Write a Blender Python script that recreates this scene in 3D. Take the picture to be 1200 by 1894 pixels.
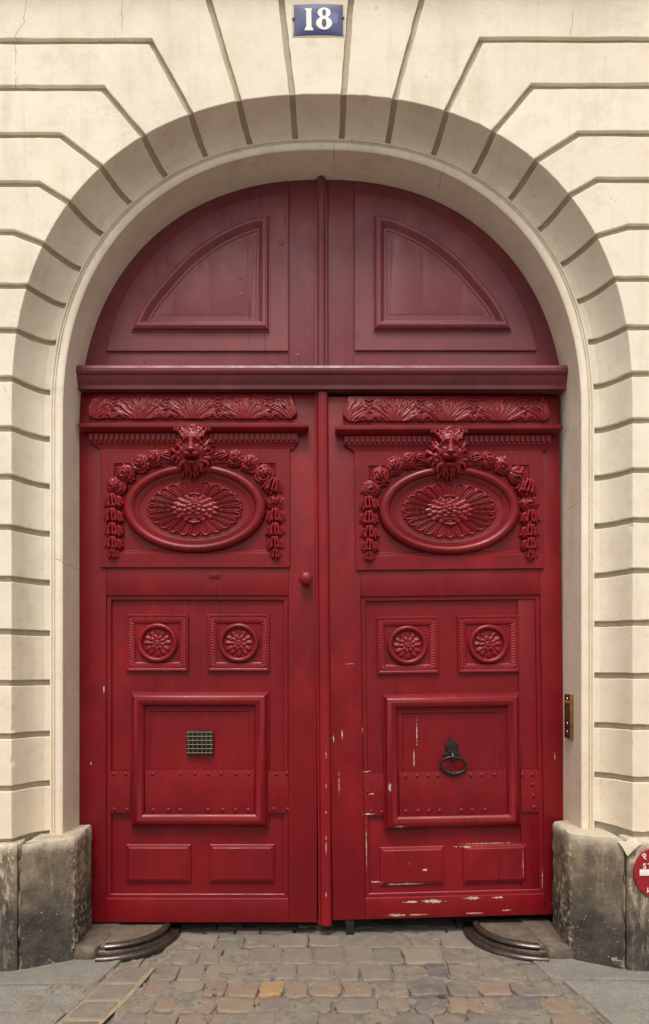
import bpy, bmesh, math, random
import numpy as np
from mathutils import Vector, Matrix, noise as mnoise

for o in list(bpy.data.objects):
    bpy.data.objects.remove(o)
random.seed(18)
RNG = np.random.RandomState(18)

# ------------------------------------------------------------------ camera, sky, sun, exposure
F, CX, EYE, HOR, D = 1258.0, 595.5, 1.47, 1230.0, 3.70      # focal (photo px), axis column, eye height, horizon row, metres to the doors
S = F / D
scene = bpy.context.scene
cam = bpy.data.cameras.new('camera')
cam_o = bpy.data.objects.new('camera', cam)
scene.collection.objects.link(cam_o)
scene.camera = cam_o
cam_o.location = (0, -D, EYE)
cam_o.rotation_euler = (math.radians(90), 0, 0)
cam.sensor_fit = 'VERTICAL'
cam.sensor_height = 36.0
cam.lens = 36.0 * F / 1894.0
cam.shift_x = (600 - CX) / 1894.0
cam.shift_y = (HOR - 947) / 1894.0
cam.clip_start = 0.05
cam.clip_end = 500

SUN_EL, SUN_AZ = math.radians(64), math.radians(-8)         # sun above and behind the camera, a little to the left
world = bpy.data.worlds.new('World')
scene.world = world
world.use_nodes = True
wn, wl = world.node_tree.nodes, world.node_tree.links
bg = wn['Background']
sky = wn.new('ShaderNodeTexSky')
sky.sky_type = 'NISHITA'
sky.sun_disc = False
sky.sun_elevation = SUN_EL
sky.sun_rotation = math.radians(180) - SUN_AZ
sky.air_density = 1.6
sky.dust_density = 5.0
sky.ozone_density = 0.6
hs = wn.new('ShaderNodeHueSaturation')                      # thin even overcast: most of the blue is gone
hs.inputs['Saturation'].default_value = 0.06
wl.new(sky.outputs[0], hs.inputs['Color'])
tint = wn.new('ShaderNodeMix'); tint.data_type = 'RGBA'; tint.blend_type = 'MULTIPLY'; tint.inputs[0].default_value = 1.0
tint.inputs[7].default_value = (1.0, 0.955, 0.875, 1)        # white balance set for the shade of the street
wl.new(hs.outputs[0], tint.inputs[6])
wl.new(tint.outputs[2], bg.inputs['Color'])
bg.inputs['Strength'].default_value = 0.085

sl = bpy.data.lights.new('sun', 'SUN')
sl.energy = 1.5
sl.angle = math.radians(20)
sl.color = (1.0, 0.95, 0.87)
sun = bpy.data.objects.new('sun', sl)
scene.collection.objects.link(sun)
sv = Vector((math.sin(SUN_AZ) * math.cos(SUN_EL), -math.cos(SUN_AZ) * math.cos(SUN_EL), math.sin(SUN_EL)))
sun.rotation_euler = sv.to_track_quat('Z', 'Y').to_euler()
sun.location = (0, -6, 8)

vs = scene.view_settings
vs.view_transform = 'Standard'
vs.look = 'None'
vs.exposure = 0.96
vs.gamma = 1.0
vs.use_curve_mapping = False
scene.render.engine = 'CYCLES'

# ------------------------------------------------------------------ helpers
def lin(r, g, b):
    f = lambda c: (c / 255 / 12.92) if c / 255 <= 0.04045 else ((c / 255 + 0.055) / 1.055) ** 2.4
    return (f(r), f(g), f(b), 1)

def WX(px, d=D): return (px - CX) * d / F
def WZ(py, d=D): return EYE + (HOR - py) * d / F

ORG = {}                                                     # thing -> world origin of its parts' frame

def link(o):
    scene.collection.objects.link(o)
    return o

def thing(name, loc, label, cat, group=None, kind=None):
    o = link(bpy.data.objects.new(name, None))
    o.empty_display_size = 0.1
    o.location = loc
    ORG[o.name] = Vector(loc)
    if label: o['label'] = label
    if cat: o['category'] = cat
    if group: o['group'] = group
    if kind: o['kind'] = kind
    return o

def origin_of(p):
    return ORG.get(p.name, Vector((0, 0, 0))) if p else Vector((0, 0, 0))

def finish(me, mat, angle=35, smooth=True):
    if mat: me.materials.append(mat)
    if smooth:
        me.polygons.foreach_set('use_smooth', [True] * len(me.polygons))
        me.set_sharp_from_angle(angle=math.radians(angle))
    me.update()
    return me

def mesh_obj(name, verts, faces, mat, parent=None, angle=35, fix=True, label=None, kind=None, bevel=0, seg=2, bang=30):
    """verts in world coordinates; the mesh is stored in the frame of its parent thing"""
    org = origin_of(parent)
    me = bpy.data.meshes.new(name)
    v = [(a[0] - org.x, a[1] - org.y, a[2] - org.z) for a in verts]
    me.from_pydata(v, [], faces)
    bm = bmesh.new(); bm.from_mesh(me)
    bmesh.ops.remove_doubles(bm, verts=bm.verts, dist=1e-5)
    if fix: bmesh.ops.recalc_face_normals(bm, faces=bm.faces)
    if bevel:
        ed = [e for e in bm.edges if len(e.link_faces) == 2 and e.calc_face_angle(0) > math.radians(bang)]
        bmesh.ops.bevel(bm, geom=ed, offset=bevel, segments=seg, affect='EDGES', clamp_overlap=True, profile=0.6)
    bm.to_mesh(me); bm.free()
    finish(me, mat, angle)
    o = link(bpy.data.objects.new(name, me))
    if parent:
        o.parent = parent
        ORG[o.name] = org
    if label: o['label'] = label
    if kind: o['kind'] = kind
    return o

def place(name, me, loc, parent, rot=None, scale=None, label=None):
    """a copy of shared mesh data at a world position under its parent"""
    o = link(bpy.data.objects.new(name, me))
    o.location = Vector(loc) - origin_of(parent)
    if rot: o.rotation_euler = rot
    if scale: o.scale = scale
    o.parent = parent
    ORG[o.name] = Vector(loc)
    if label: o['label'] = label
    return o

def box_vf(x0, x1, y0, y1, z0, z1):
    v = [(x0, y0, z0), (x1, y0, z0), (x1, y1, z0), (x0, y1, z0), (x0, y0, z1), (x1, y0, z1), (x1, y1, z1), (x0, y1, z1)]
    f = [(0, 1, 2, 3), (4, 7, 6, 5), (0, 4, 5, 1), (1, 5, 6, 2), (2, 6, 7, 3), (3, 7, 4, 0)]
    return v, f

def box(name, x0, x1, y0, y1, z0, z1, mat, parent=None, bevel=0.0015, **k):
    v, f = box_vf(x0, x1, y0, y1, z0, z1)
    return mesh_obj(name, v, f, mat, parent, bevel=bevel, **k)

def rings_vf(rings, closed=True, cap=False, cap0=False):
    n = len(rings[0]); v = []; f = []
    for r in rings: v += list(r)
    for k in range(len(rings) - 1):
        for i in range(n if closed else n - 1):
            j = (i + 1) % n
            f.append((k * n + i, k * n + j, (k + 1) * n + j, (k + 1) * n + i))
    if cap: f.append(tuple(range((len(rings) - 1) * n, len(rings) * n)))
    if cap0: f.append(tuple(range(n))[::-1])
    return v, f

def offset_path(P, o):
    """mitred inward offset of a closed clockwise-or-not 2D path (photo px, y down)"""
    n = len(P)
    A = sum(P[i][0] * P[(i + 1) % n][1] - P[(i + 1) % n][0] * P[i][1] for i in range(n))
    s = 1 if A > 0 else -1
    out = []
    for i in range(n):
        p0, p1, p2 = P[i - 1], P[i], P[(i + 1) % n]
        a = Vector((p1[0] - p0[0], p1[1] - p0[1])).normalized()
        b = Vector((p2[0] - p1[0], p2[1] - p1[1])).normalized()
        na = Vector((-a.y, a.x)) * s; nb = Vector((-b.y, b.x)) * s
        m = na + nb
        m = m / max(0.25, m.dot(m) / 2)
        out.append((p1[0] + m.x * o, p1[1] + m.y * o))
    return out

def DP(px, py, h=0.0):                                       # a point on the door plane, h metres proud of the leaf's face
    return (WX(px), -h, WZ(py))

def moulding(name, path, prof, mat, parent, cap=True, angle=30, back=None, **k):
    """prof = [(inward offset px, height m)...] swept round a closed path on the door plane"""
    rings = []
    if back is not None: rings.append([DP(x, y, back) for x, y in path])
    for o, h in prof:
        rings.append([DP(x, y, h) for x, y in offset_path(path, o)])
    v, f = rings_vf(rings, True, cap)
    return mesh_obj(name, v, f, mat, parent, angle=angle, **k)

def rect(x0, y0, x1, y1): return [(x0, y0), (x1, y0), (x1, y1), (x0, y1)]

def tube_vf(path, r, n=10, closed=False, taper=None):
    pts = [Vector(p) for p in path]; rings = []
    m = len(pts)
    up = None
    for i, p in enumerate(pts):
        if closed: t = pts[(i + 1) % m] - pts[i - 1]
        else: t = pts[min(i + 1, m - 1)] - pts[max(i - 1, 0)]
        t.normalize()
        if up is None:
            up = Vector((0, 1, 0)) if abs(t.y) < 0.9 else Vector((1, 0, 0))
        a = (up - t * up.dot(t)).normalized(); b = t.cross(a); up = a
        rr = r if taper is None else r * taper[i]
        rings.append([p + (a * math.cos(2 * math.pi * q / n) + b * math.sin(2 * math.pi * q / n)) * rr for q in range(n)])
    if closed: rings.append(rings[0])
    return rings_vf(rings, True, not closed, not closed)

def join_vf(parts):
    v = []; f = []
    for a, b in parts:
        k = len(v); v += list(a); f += [tuple(i + k for i in q) for q in b]
    return v, f

# ------------------------------------------------------------------ relief carving (height fields of rounded strokes, in photo px)
class Relief:
    def __init__(s, x0, x1, y0, y1, cell):
        s.xs = np.arange(x0, x1 + cell, cell); s.ys = np.arange(y0, y1 + cell, cell)
        s.X, s.Y = np.meshgrid(s.xs, s.ys)
        s.H = np.full(s.X.shape, -1.0)
    def blob(s, x, y, rx, ry, h, base=0.0, rot=0.0, p=2.0):
        m = max(rx, ry) * 1.05
        ix = np.where(abs(s.xs - x) <= m)[0]; iy = np.where(abs(s.ys - y) <= m)[0]
        if len(ix) == 0 or len(iy) == 0: return
        sl_ = np.s_[iy[0]:iy[-1] + 1, ix[0]:ix[-1] + 1]
        dx = s.X[sl_] - x; dy = s.Y[sl_] - y
        c, q = math.cos(rot), math.sin(rot)
        u = (dx * c + dy * q) / rx; w = (-dx * q + dy * c) / ry
        r = np.abs(u) ** p + np.abs(w) ** p
        hh = np.where(r < 1, base + h * np.sqrt(np.clip(1 - r, 0, 1)), -1)
        s.H[sl_] = np.maximum(s.H[sl_], hh)
    def stroke(s, pts, r0, r1, h, base0=0.0, base1=None):
        P = np.array(pts, float)
        seg = np.sqrt(((P[1:] - P[:-1]) ** 2).sum(1)); L = seg.sum()
        n = max(3, int(L / (min(r0, r1) * 0.35 + 0.15)))
        cum = np.concatenate([[0], np.cumsum(seg)])
        for i in range(n + 1):
            t = i / n; q = t * L
            x = np.interp(q, cum, P[:, 0]); y = np.interp(q, cum, P[:, 1])
            r = r0 + (r1 - r0) * t
            b = base0 if base1 is None else base0 + (base1 - base0) * t
            s.blob(x, y, r, r, h * r / max(r0, r1), b)
    def dent(s, x, y, rx, ry, h):
        r = ((s.X - x) / rx) ** 2 + ((s.Y - y) / ry) ** 2
        s.H = np.where(s.H > 0, np.maximum(s.H - h * np.exp(-r * 1.5), 0.0005), s.H)
    def mesh(s, name, mat, sink=-0.002, extra=None):
        H = np.where(s.H > 0, s.H, sink)
        if extra is not None: H = H + extra(s.X, s.Y)
        ny, nx = H.shape
        live = s.H > 0
        idx = -np.ones(H.shape, int)
        quad = live[:-1, :-1] | live[1:, :-1] | live[:-1, 1:] | live[1:, 1:]
        use = np.zeros(H.shape, bool)
        use[:-1, :-1] |= quad; use[1:, :-1] |= quad; use[:-1, 1:] |= quad; use[1:, 1:] |= quad
        idx[use] = np.arange(use.sum())
        V = np.stack([s.X[use] / S, -H[use], -s.Y[use] / S], 1)
        q = np.argwhere(quad)
        Fq = np.stack([idx[q[:, 0], q[:, 1]], idx[q[:, 0] + 1, q[:, 1]], idx[q[:, 0] + 1, q[:, 1] + 1], idx[q[:, 0], q[:, 1] + 1]], 1)
        me = bpy.data.meshes.new(name)
        me.from_pydata(V.tolist(), [], Fq.tolist())
        return finish(me, mat, 180)

# ------------------------------------------------------------------ materials
class NT:
    def __init__(s, name):
        s.m = bpy.data.materials.new(name); s.m.use_nodes = True
        s.n = s.m.node_tree.nodes; s.l = s.m.node_tree.links
        s.b = s.n['Principled BSDF']
        s.tc = s.n.new('ShaderNodeTexCoord')
        s.P = s.tc.outputs['Object']
    def new(s, t, **k):
        o = s.n.new(t)
        for a, b in k.items(): setattr(o, a, b)
        return o
    def setin(s, sock, v):
        if isinstance(v, bpy.types.NodeSocket): s.l.new(v, sock)
        else: sock.default_value = v
    def mapping(s, scale=(1, 1, 1), loc=(0, 0, 0), src=None):
        m = s.new('ShaderNodeMapping'); s.setin(m.inputs['Vector'], src or s.P)
        m.inputs['Scale'].default_value = scale; m.inputs['Location'].default_value = loc
        return m.outputs[0]
    def noise(s, scale, detail=4, rough=0.55, vec=None, dist=0.0):
        o = s.new('ShaderNodeTexNoise'); s.setin(o.inputs['Vector'], vec or s.P)
        o.inputs['Scale'].default_value = scale; o.inputs['Detail'].default_value = detail
        o.inputs['Roughness'].default_value = rough; o.inputs['Distortion'].default_value = dist
        return o.outputs['Fac']
    def ramp(s, fac, stops, interp='LINEAR'):
        r = s.new('ShaderNodeValToRGB'); s.setin(r.inputs[0], fac)
        cr = r.color_ramp; cr.interpolation = interp
        while len(cr.elements) < len(stops): cr.elements.new(0.5)
        for e, (p, c) in zip(cr.elements, stops):
            e.position = p; e.color = c if len(c) == 4 else (*c, 1)
        return r.outputs[0]
    def grey(s, fac, a, b, va=0.0, vb=1.0):
        m = s.new('ShaderNodeMapRange'); s.setin(m.inputs[0], fac)
        m.inputs[1].default_value = a; m.inputs[2].default_value = b
        m.inputs[3].default_value = va; m.inputs[4].default_value = vb
        return m.outputs[0]
    def math(s, op, a, b=0.0, c=None):
        m = s.new('ShaderNodeMath', operation=op); s.setin(m.inputs[0], a); s.setin(m.inputs[1], b)
        if c is not None: s.setin(m.inputs[2], c)
        return m.outputs[0]
    def mix(s, fac, a, b, mode='MIX'):
        m = s.new('ShaderNodeMix', data_type='RGBA', blend_type=mode)
        s.setin(m.inputs[0], fac); s.setin(m.inputs[6], a); s.setin(m.inputs[7], b)
        return m.outputs[2]
    def sep(s, src=None):
        m = s.new('ShaderNodeSeparateXYZ'); s.setin(m.inputs[0], src or s.P)
        return m.outputs
    def bump(s, h, strength=0.3, dist=0.01, prev=None):
        b = s.new('ShaderNodeBump'); s.setin(b.inputs['Height'], h)
        b.inputs['Strength'].default_value = strength; b.inputs['Distance'].default_value = dist
        if prev: s.l.new(prev, b.inputs['Normal'])
        return b.outputs[0]
    def out(s, col, rough=0.6, nrm=None, metal=0.0, spec=0.5, coat=0.0):
        s.setin(s.b.inputs['Base Color'], col); s.setin(s.b.inputs['Roughness'], rough)
        s.setin(s.b.inputs['Metallic'], metal); s.setin(s.b.inputs['Specular IOR Level'], spec)
        if coat: s.b.inputs['Coat Weight'].default_value = coat; s.b.inputs['Coat Roughness'].default_value = 0.2
        if nrm: s.l.new(nrm, s.b.inputs['Normal'])
        return s.m
    def spots(s, pts, amp=0.9, nz=None):
        """mask of irregular patches round given points (x, z, rx, rz) of the object's own coordinates"""
        x, y, z = s.sep()
        acc = None
        for cx, cz, rx, rz in pts:
            a = s.math('DIVIDE', s.math('SUBTRACT', x, cx), rx); b = s.math('DIVIDE', s.math('SUBTRACT', z, cz), rz)
            r = s.math('SUBTRACT', 1.0, s.math('ADD', s.math('MULTIPLY', a, a), s.math('MULTIPLY', b, b)))
            r = s.math('MULTIPLY', s.math('MAXIMUM', r, -3.0), 0.75)
            acc = r if acc is None else s.math('MAXIMUM', acc, r)
        t = s.math('ADD', acc, s.math('MULTIPLY', s.math('SUBTRACT', nz, 0.5), amp * 2))
        return s.grey(t, 0.30, 0.36)

def mat_red(name, base, worn, chips=(), chip_scatter=0.0, rough=0.35, spec=0.32, carved=False):
    t = NT(name)
    big = t.noise(1.7, 3, 0.5)
    grain = t.noise(22, 5, 0.6, t.mapping((1.6, 1, 0.12)))
    fine = t.noise(160, 3, 0.6, t.mapping((1, 1, 0.25)))
    col = t.mix(t.grey(big, 0.36, 0.66), base, tuple(c * k for c, k in zip(base, (0.78, 0.8, 0.9, 1))))
    col = t.mix(t.grey(grain, 0.48, 0.78, 0, 0.22), col, worn)
    col = t.mix(t.grey(t.noise(3.1, 5, 0.6, t.mapping((1, 1, .55), (4, 2, 1))), 0.54, 0.72, 0, 0.6), col, worn)
    col = t.mix(t.grey(t.noise(5.5, 5, 0.65), 0.56, 0.75, 0, 0.35), col, tuple(c * k for c, k in zip(base, (1.5, 1.2, 1.2, 1))))
    if carved:                                               # brighter red on the high points, darker red in the hollows
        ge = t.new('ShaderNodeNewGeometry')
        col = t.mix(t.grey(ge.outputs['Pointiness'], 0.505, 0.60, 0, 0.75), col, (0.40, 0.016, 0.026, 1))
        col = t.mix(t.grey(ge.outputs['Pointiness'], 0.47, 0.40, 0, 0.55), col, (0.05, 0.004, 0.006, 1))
    # grime that settles in scratches
    col = t.mix(t.grey(fine, 0.62, 0.75, 0, 0.25), col, (0.05, 0.008, 0.01, 1))
    # fine vertical checks in the old boards
    chk = t.math('MULTIPLY', t.grey(t.noise(30, 3, .5, t.mapping((2.6, 1, .10), (1, 7, 2))), .655, .69), t.grey(t.noise(2.3, 3, .5, t.mapping((1, 1, 1), (0, 4, 8))), .50, .60))
    col = t.mix(t.math('MULTIPLY', chk, .55), col, (0.03, 0.006, 0.008, 1))
    brush = t.noise(75, 4, .6, t.mapping((1.8, 1, .07)))
    cn = t.math('ADD', t.math('MULTIPLY', t.noise(38, 5, 0.75), 0.9), t.math('MULTIPLY', t.math('SUBTRACT', t.noise(150, 3, 0.7), 0.42), 1.0))
    x, y, z = t.sep()
    chipc = t.mix(t.grey(t.noise(90, 4, .7), .35, .65), (0.30, 0.22, 0.16, 1), (0.62, 0.56, 0.48, 1))
    if chip_scatter:
        low = t.grey(z, 1.6, 0.0, 0.0, 1.0)
        sc = t.noise(34, 5, 0.72, t.mapping((1.3, 1, 0.7)))
        th = t.math('ADD', sc, t.math('MULTIPLY', low, chip_scatter))
        col = t.mix(t.grey(th, 0.765, 0.775), col, chipc)
    if chips:
        col = t.mix(t.spots([(a, b, c * (.80 if c > d else .42), d * (.60 if c > d else .7)) for a, b, c, d in chips], 2.3, cn), col, chipc)
    rg = t.grey(t.noise(9, 4), 0.3, 0.7, rough - 0.08, rough + 0.14)
    n = t.bump(grain, 0.25, 0.0015)
    n = t.bump(t.noise(260, 2), 0.12, 0.0008, n)
    n = t.bump(brush, 0.22, 0.0009, n)
    n = t.bump(chk, 0.5, -0.0015, n)
    n = t.bump(t.noise(14, 3), 0.25, 0.003, n)
    return t.out(col, rg, n, spec=spec)

RED = (0.172, 0.0032, 0.0078, 1)
RED_W = (0.275, 0.0085, 0.015, 1)
XR = WX(1043); ZM = WZ(1200)
def ch(px, py, rx, ry):                                      # chip in the right leaf's frame (origin at its hinge foot)
    return (WX(px) - XR, WZ(py), rx / S, ry / S)
M_RED = mat_red('red_door_paint', RED, RED_W, [(WX(192) - WX(145), WZ(1276), 2.6 / S, 9 / S), (WX(168) - WX(145), WZ(1412), 2 / S, 4 / S)], 0.030)
M_RED_R = mat_red('red_door_paint_chipped', RED, RED_W,
    [ch(795, 1664, 22, 4.5), ch(868, 1660, 17, 4.5), ch(752, 1664, 15, 3), ch(915, 1660, 12, 3), ch(726, 1688, 22, 3.5), ch(765, 1688, 22, 2),
     ch(870, 1688, 18, 2), ch(930, 1684, 12, 1.8), ch(716, 1450, 5, 9), ch(630, 1352, 2.5, 12), ch(769, 1350, 2.5, 34), ch(763, 1400, 2, 22),
     ch(735, 1523, 14, 3), ch(740, 1632, 42, 3), ch(675, 1500, 12, 2.5), ch(676, 1422, 12, 1.6), ch(614, 1360, 3, 10), ch(668, 1345, 2, 8),
     ch(690, 1628, 16, 1.6), ch(850, 1566, 22, 1.6), ch(900, 1561, 60, 1.3), ch(964, 1600, 1.3, 30), ch(1000, 1630, 1.4, 26), ch(672, 1560, 1.3, 60),
     ch(683, 1463, 7, 2.5), ch(1021, 1674, 6, 5), ch(623, 1440, 1.5, 30), ch(1026, 1400, 1.5, 10), ch(780, 1606, 6, 3), ch(645, 1222, 9, 1.5)], 0.062)
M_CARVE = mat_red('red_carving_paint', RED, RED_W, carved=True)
M_TRANSOM = mat_red('faded_rose_red_paint', (0.198, 0.040, 0.051, 1), (0.255, 0.082, 0.092, 1), rough=0.42, spec=0.42)

def mat_stucco(name='cream_stucco', tint=1.0):
    t = NT(name)
    x, y, z = t.sep()
    cream = (0.785, 0.732, 0.64, 1); pink = (0.68, 0.565, 0.44, 1)
    n1 = t.noise(1.1, 4, 0.55)
    col = t.mix(t.grey(n1, 0.35, 0.65, 0, 0.35), cream, (0.76, 0.665, 0.53, 1))
    zz = t.math('ADD', z, t.math('MULTIPLY', n1, 1.4))
    col = t.mix(t.grey(zz, 2.9, 1.2, 0, 0.9), col, pink)
    # faint blotches, rain streaks and dirt specks
    col = t.mix(t.grey(t.noise(6, 6, 0.7), 0.48, 0.70, 0, 0.55), col, (0.64, 0.54, 0.415, 1))
    col = t.mix(t.grey(t.noise(3.2, 7, 0.75, t.mapping((1, 1, 1.6), (3, 1, 2))), 0.56, 0.72, 0, 0.42), col, (0.50, 0.41, 0.29, 1))
    st = t.noise(9, 5, 0.6, t.mapping((1.4, 1.4, 0.14)))
    col = t.mix(t.grey(st, 0.54, 0.76, 0, 0.36), col, (0.50, 0.41, 0.29, 1))
    col = t.mix(t.grey(t.noise(70, 3, 0.6), 0.70, 0.76, 0, 0.5), col, (0.30, 0.22, 0.14, 1))
    oi = t.new('ShaderNodeObjectInfo')
    col = t.mix(t.grey(oi.outputs['Random'], 0, 1, 0, .26), col, (0.64, 0.56, 0.44, 1))
    # grey-brown weathering in drifts
    col = t.mix(t.grey(t.noise(1.7, 7, 0.68, t.mapping((1, 1, .7), (1, 9, 4))), 0.52, 0.72, 0, 0.42), col, (0.50, 0.43, 0.33, 1))
    # pale repairs low on the jambs
    low = t.grey(z, 1.5, 0.5, 0, 1)
    rp = t.math('MULTIPLY', t.grey(t.noise(4.2, 5, 0.6, t.mapping((1, 1, 1), (7, 0, 1))), 0.56, 0.64), low)
    col = t.mix(t.math('MULTIPLY', rp, 0.6), col, (0.72, 0.68, 0.60, 1))
    # a few hairline cracks, each along its own broken line (x, z in metres from the foot of the wall's middle)
    ck = None
    wob_ = t.math('MULTIPLY', t.math('SUBTRACT', t.noise(26, 4, 0.6), 0.5), 0.030)
    xx = t.math('ADD', x, wob_); z2 = t.math('ADD', z, t.math('MULTIPLY', t.math('SUBTRACT', t.noise(21, 3, 0.6, t.mapping((1, 1, 1), (5, 5, 5))), 0.5), 0.02))
    def cr(ax, ay, bx_, by_, d):
        nonlocal ck
        ax, ay, bx_, by_ = WX(ax, d), WZ(ay, d), WX(bx_, d), WZ(by_, d)
        L = math.hypot(bx_ - ax, by_ - ay); ux, uy = (bx_ - ax) / L, (by_ - ay) / L
        px_ = t.math('SUBTRACT', xx, ax); pz_ = t.math('SUBTRACT', z2, ay)
        al = t.math('ADD', t.math('MULTIPLY', px_, ux), t.math('MULTIPLY', pz_, uy))
        ac = t.math('ABSOLUTE', t.math('SUBTRACT', t.math('MULTIPLY', px_, uy), t.math('MULTIPLY', pz_, ux)))
        over = t.math('ABSOLUTE', t.math('SUBTRACT', al, L / 2))
        m_ = t.math('MULTIPLY', t.grey(ac, .0022, .0008), t.math('LESS_THAN', over, L / 2))
        ck = m_ if ck is None else t.math('MAXIMUM', ck, m_)
    for q in ((49, -5, 44, 40, 3.32), (44, 40, 28, 66, 3.32), (28, 66, 29, 160, 3.32), (104, 662, 116, 665, 3.49), (116, 665, 130, 684, 3.56), (103, 1035, 115, 1036, 3.49), (115, 1036, 136, 1053, 3.55),
              (616, 292, 618, 332, 3.6), (815, 335, 805, 362, 3.58), (225, 5, 226, 62, 3.32), (1060, 20, 1055, 66, 3.32), (1088, 930, 1045, 936, 3.55), (3, 700, 16, 740, 3.32)):
        cr(*q)
    ck = t.math('MULTIPLY', ck, t.grey(t.noise(12, 3), .38, .5))
    col = t.mix(t.math('MULTIPLY', ck, 0.6), col, (0.22, 0.15, 0.09, 1))
    # pores and small bare knocks
    pit = t.math('MULTIPLY', t.grey(t.noise(48, 4, 0.7), 0.645, 0.69), t.grey(t.noise(3.3, 3), .42, .6))
    col = t.mix(t.math('MULTIPLY', pit, .55), col, (0.34, 0.26, 0.17, 1))
    kn = t.grey(t.noise(17, 6, 0.75, t.mapping((1, 1, 1), (8, 3, 5))), 0.70, 0.715)
    col = t.mix(t.math('MULTIPLY', kn, .7), col, (0.78, 0.74, 0.67, 1))
    n = t.bump(t.noise(4, 5, .6), 0.55, 0.010)
    n = t.bump(t.noise(70, 5, 0.65), 0.35, 0.0025, n)
    n = t.bump(pit, 0.6, -0.004, n)
    n = t.bump(kn, 0.5, -0.003, n)
    n = t.bump(ck, 0.5, -0.002, n)
    return t.out(col, 0.75, n, spec=0.25)
M_STUCCO = mat_stucco()

def mat_groove():
    t = NT('dusty_groove_render')
    col = t.mix(t.noise(9, 5), (0.36, 0.31, 0.235, 1), (0.56, 0.49, 0.385, 1))
    col = t.mix(t.grey(t.noise(40, 4), 0.5, 0.8, 0, 0.5), col, (0.30, 0.24, 0.16, 1))
    return t.out(col, 0.85, t.bump(t.noise(60, 4), 0.4, 0.002), spec=0.2)
M_GROOVE = mat_groove()

def mat_plinth():
    t = NT('weathered_limestone_plinth')
    x, y, z = t.sep()
    n1 = t.noise(6, 8, 0.68)
    col = t.ramp(n1, [(0.3, (0.085, 0.068, 0.052)), (0.48, (0.142, 0.108, 0.078)), (0.62, (0.215, 0.165, 0.118)), (0.75, (0.29, 0.24, 0.185))])
    st = t.noise(16, 7, 0.72, t.mapping((1.7, 1.7, 0.22)))
    col = t.mix(t.grey(st, 0.50, 0.72, 0, 0.75), col, (0.33, 0.268, 0.195, 1))
    col = t.mix(t.grey(t.noise(13, 7, 0.72, t.mapping((1.5, 1.5, 0.35), (4, 4, 4))), 0.50, 0.70, 0, 0.8), col, (0.085, 0.070, 0.058, 1))
    # (dirt) soot and splash line: old street dirt on the lowest third of the stone
    e = t.math('ADD', z, t.math('ADD', t.math('MULTIPLY', t.noise(2.2, 6, 0.65), 0.34), t.math('MULTIPLY', t.noise(18, 4, 0.6), 0.10)))
    col = t.mix(t.grey(e, 0.66, 0.46, 0, 0.93), col, t.mix(t.grey(t.noise(12, 7, 0.7), .35, .7), (0.022, 0.020, 0.019, 1), (0.075, 0.064, 0.056, 1)))
    # ochre bare patches where the crust fell off, lime drips and flakes
    m = t.math('MULTIPLY', t.grey(t.noise(6.5, 7, 0.75, t.mapping((1, 1, 1), (2.2, 5, 9))), 0.655, 0.675), t.grey(z, 0.62, 0.05, 0.4, 1))
    col = t.mix(m, col, t.mix(t.noise(30, 3), (0.28, 0.20, 0.12, 1), (0.46, 0.40, 0.30, 1)))
    ax = t.math('ABSOLUTE', x)
    outer = t.grey(ax, 1.475, 1.49)
    fl = t.math('MULTIPLY', t.grey(t.noise(22, 7, 0.78, t.mapping((1.6, 1, .45))), 0.50, 0.56), t.math('MULTIPLY', outer, t.grey(z, .2, .5, .15, .8)))
    col = t.mix(fl, col, (0.54, 0.47, 0.35, 1))
    seam = t.math('MULTIPLY', t.grey(t.math('ABSOLUTE', t.math('SUBTRACT', ax, 1.232)), .022, .004), t.grey(t.noise(40, 5, .75), .50, .58))
    col = t.mix(t.math('MULTIPLY', seam, .8), col, (0.48, 0.40, 0.29, 1))
    col = t.mix(t.grey(t.noise(85, 3, 0.6), 0.66, 0.72, 0, 0.7), col, (0.55, 0.50, 0.42, 1))
    top = t.grey(t.math('ADD', z, t.math('MULTIPLY', t.noise(14, 6, .7), 0.16)), 0.625, 0.70, 0, 0.7)
    col = t.mix(top, col, (0.52, 0.46, 0.36, 1))
    n = t.bump(n1, 0.8, 0.012)
    n = t.bump(t.noise(40, 7, 0.7), 0.7, 0.006, n)
    return t.out(col, 0.8, n, spec=0.3)
M_PLINTH = mat_plinth()

def mat_simple(name, a, b, scale, rough, bd=0.002, bs=0.4, metal=0.0, spec=0.4, c=None):
    t = NT(name)
    col = t.mix(t.grey(t.noise(scale, 5, 0.65), 0.3, 0.7), a, b)
    if c: col = t.mix(t.grey(t.noise(scale * 2.3, 5, 0.7), 0.55, 0.68), col, c)
    return t.out(col, rough, t.bump(t.noise(scale * 4, 4), bs, bd), metal=metal, spec=spec)

M_IRON = mat_simple('worn_cast_iron', (0.030, 0.024, 0.022, 1), (0.075, 0.055, 0.045, 1), 18, 0.27, metal=0.5, spec=0.8, c=(0.09, 0.055, 0.036, 1))
M_BLACK = mat_simple('black_wrought_iron', (0.012, 0.012, 0.013, 1), (0.035, 0.033, 0.033, 1), 40, 0.42, metal=0.5)
M_BRONZE = mat_simple('dark_bronze_grille', (0.085, 0.062, 0.045, 1), (0.17, 0.13, 0.095, 1), 60, 0.45, metal=0.5)
M_BRASS = mat_simple('tarnished_brass', (0.42, 0.28, 0.09, 1), (0.26, 0.16, 0.06, 1), 30, 0.32, metal=0.9, bd=0.0003)
M_PLATE = mat_simple('brown_steel_face', (0.16, 0.115, 0.09, 1), (0.09, 0.065, 0.055, 1), 30, 0.28, metal=0.7, bd=0.0003)
M_CHROME = mat_simple('polished_steel', (0.8, 0.8, 0.8, 1), (0.6, 0.6, 0.6, 1), 50, 0.12, metal=1.0, bd=0.0002)
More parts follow.
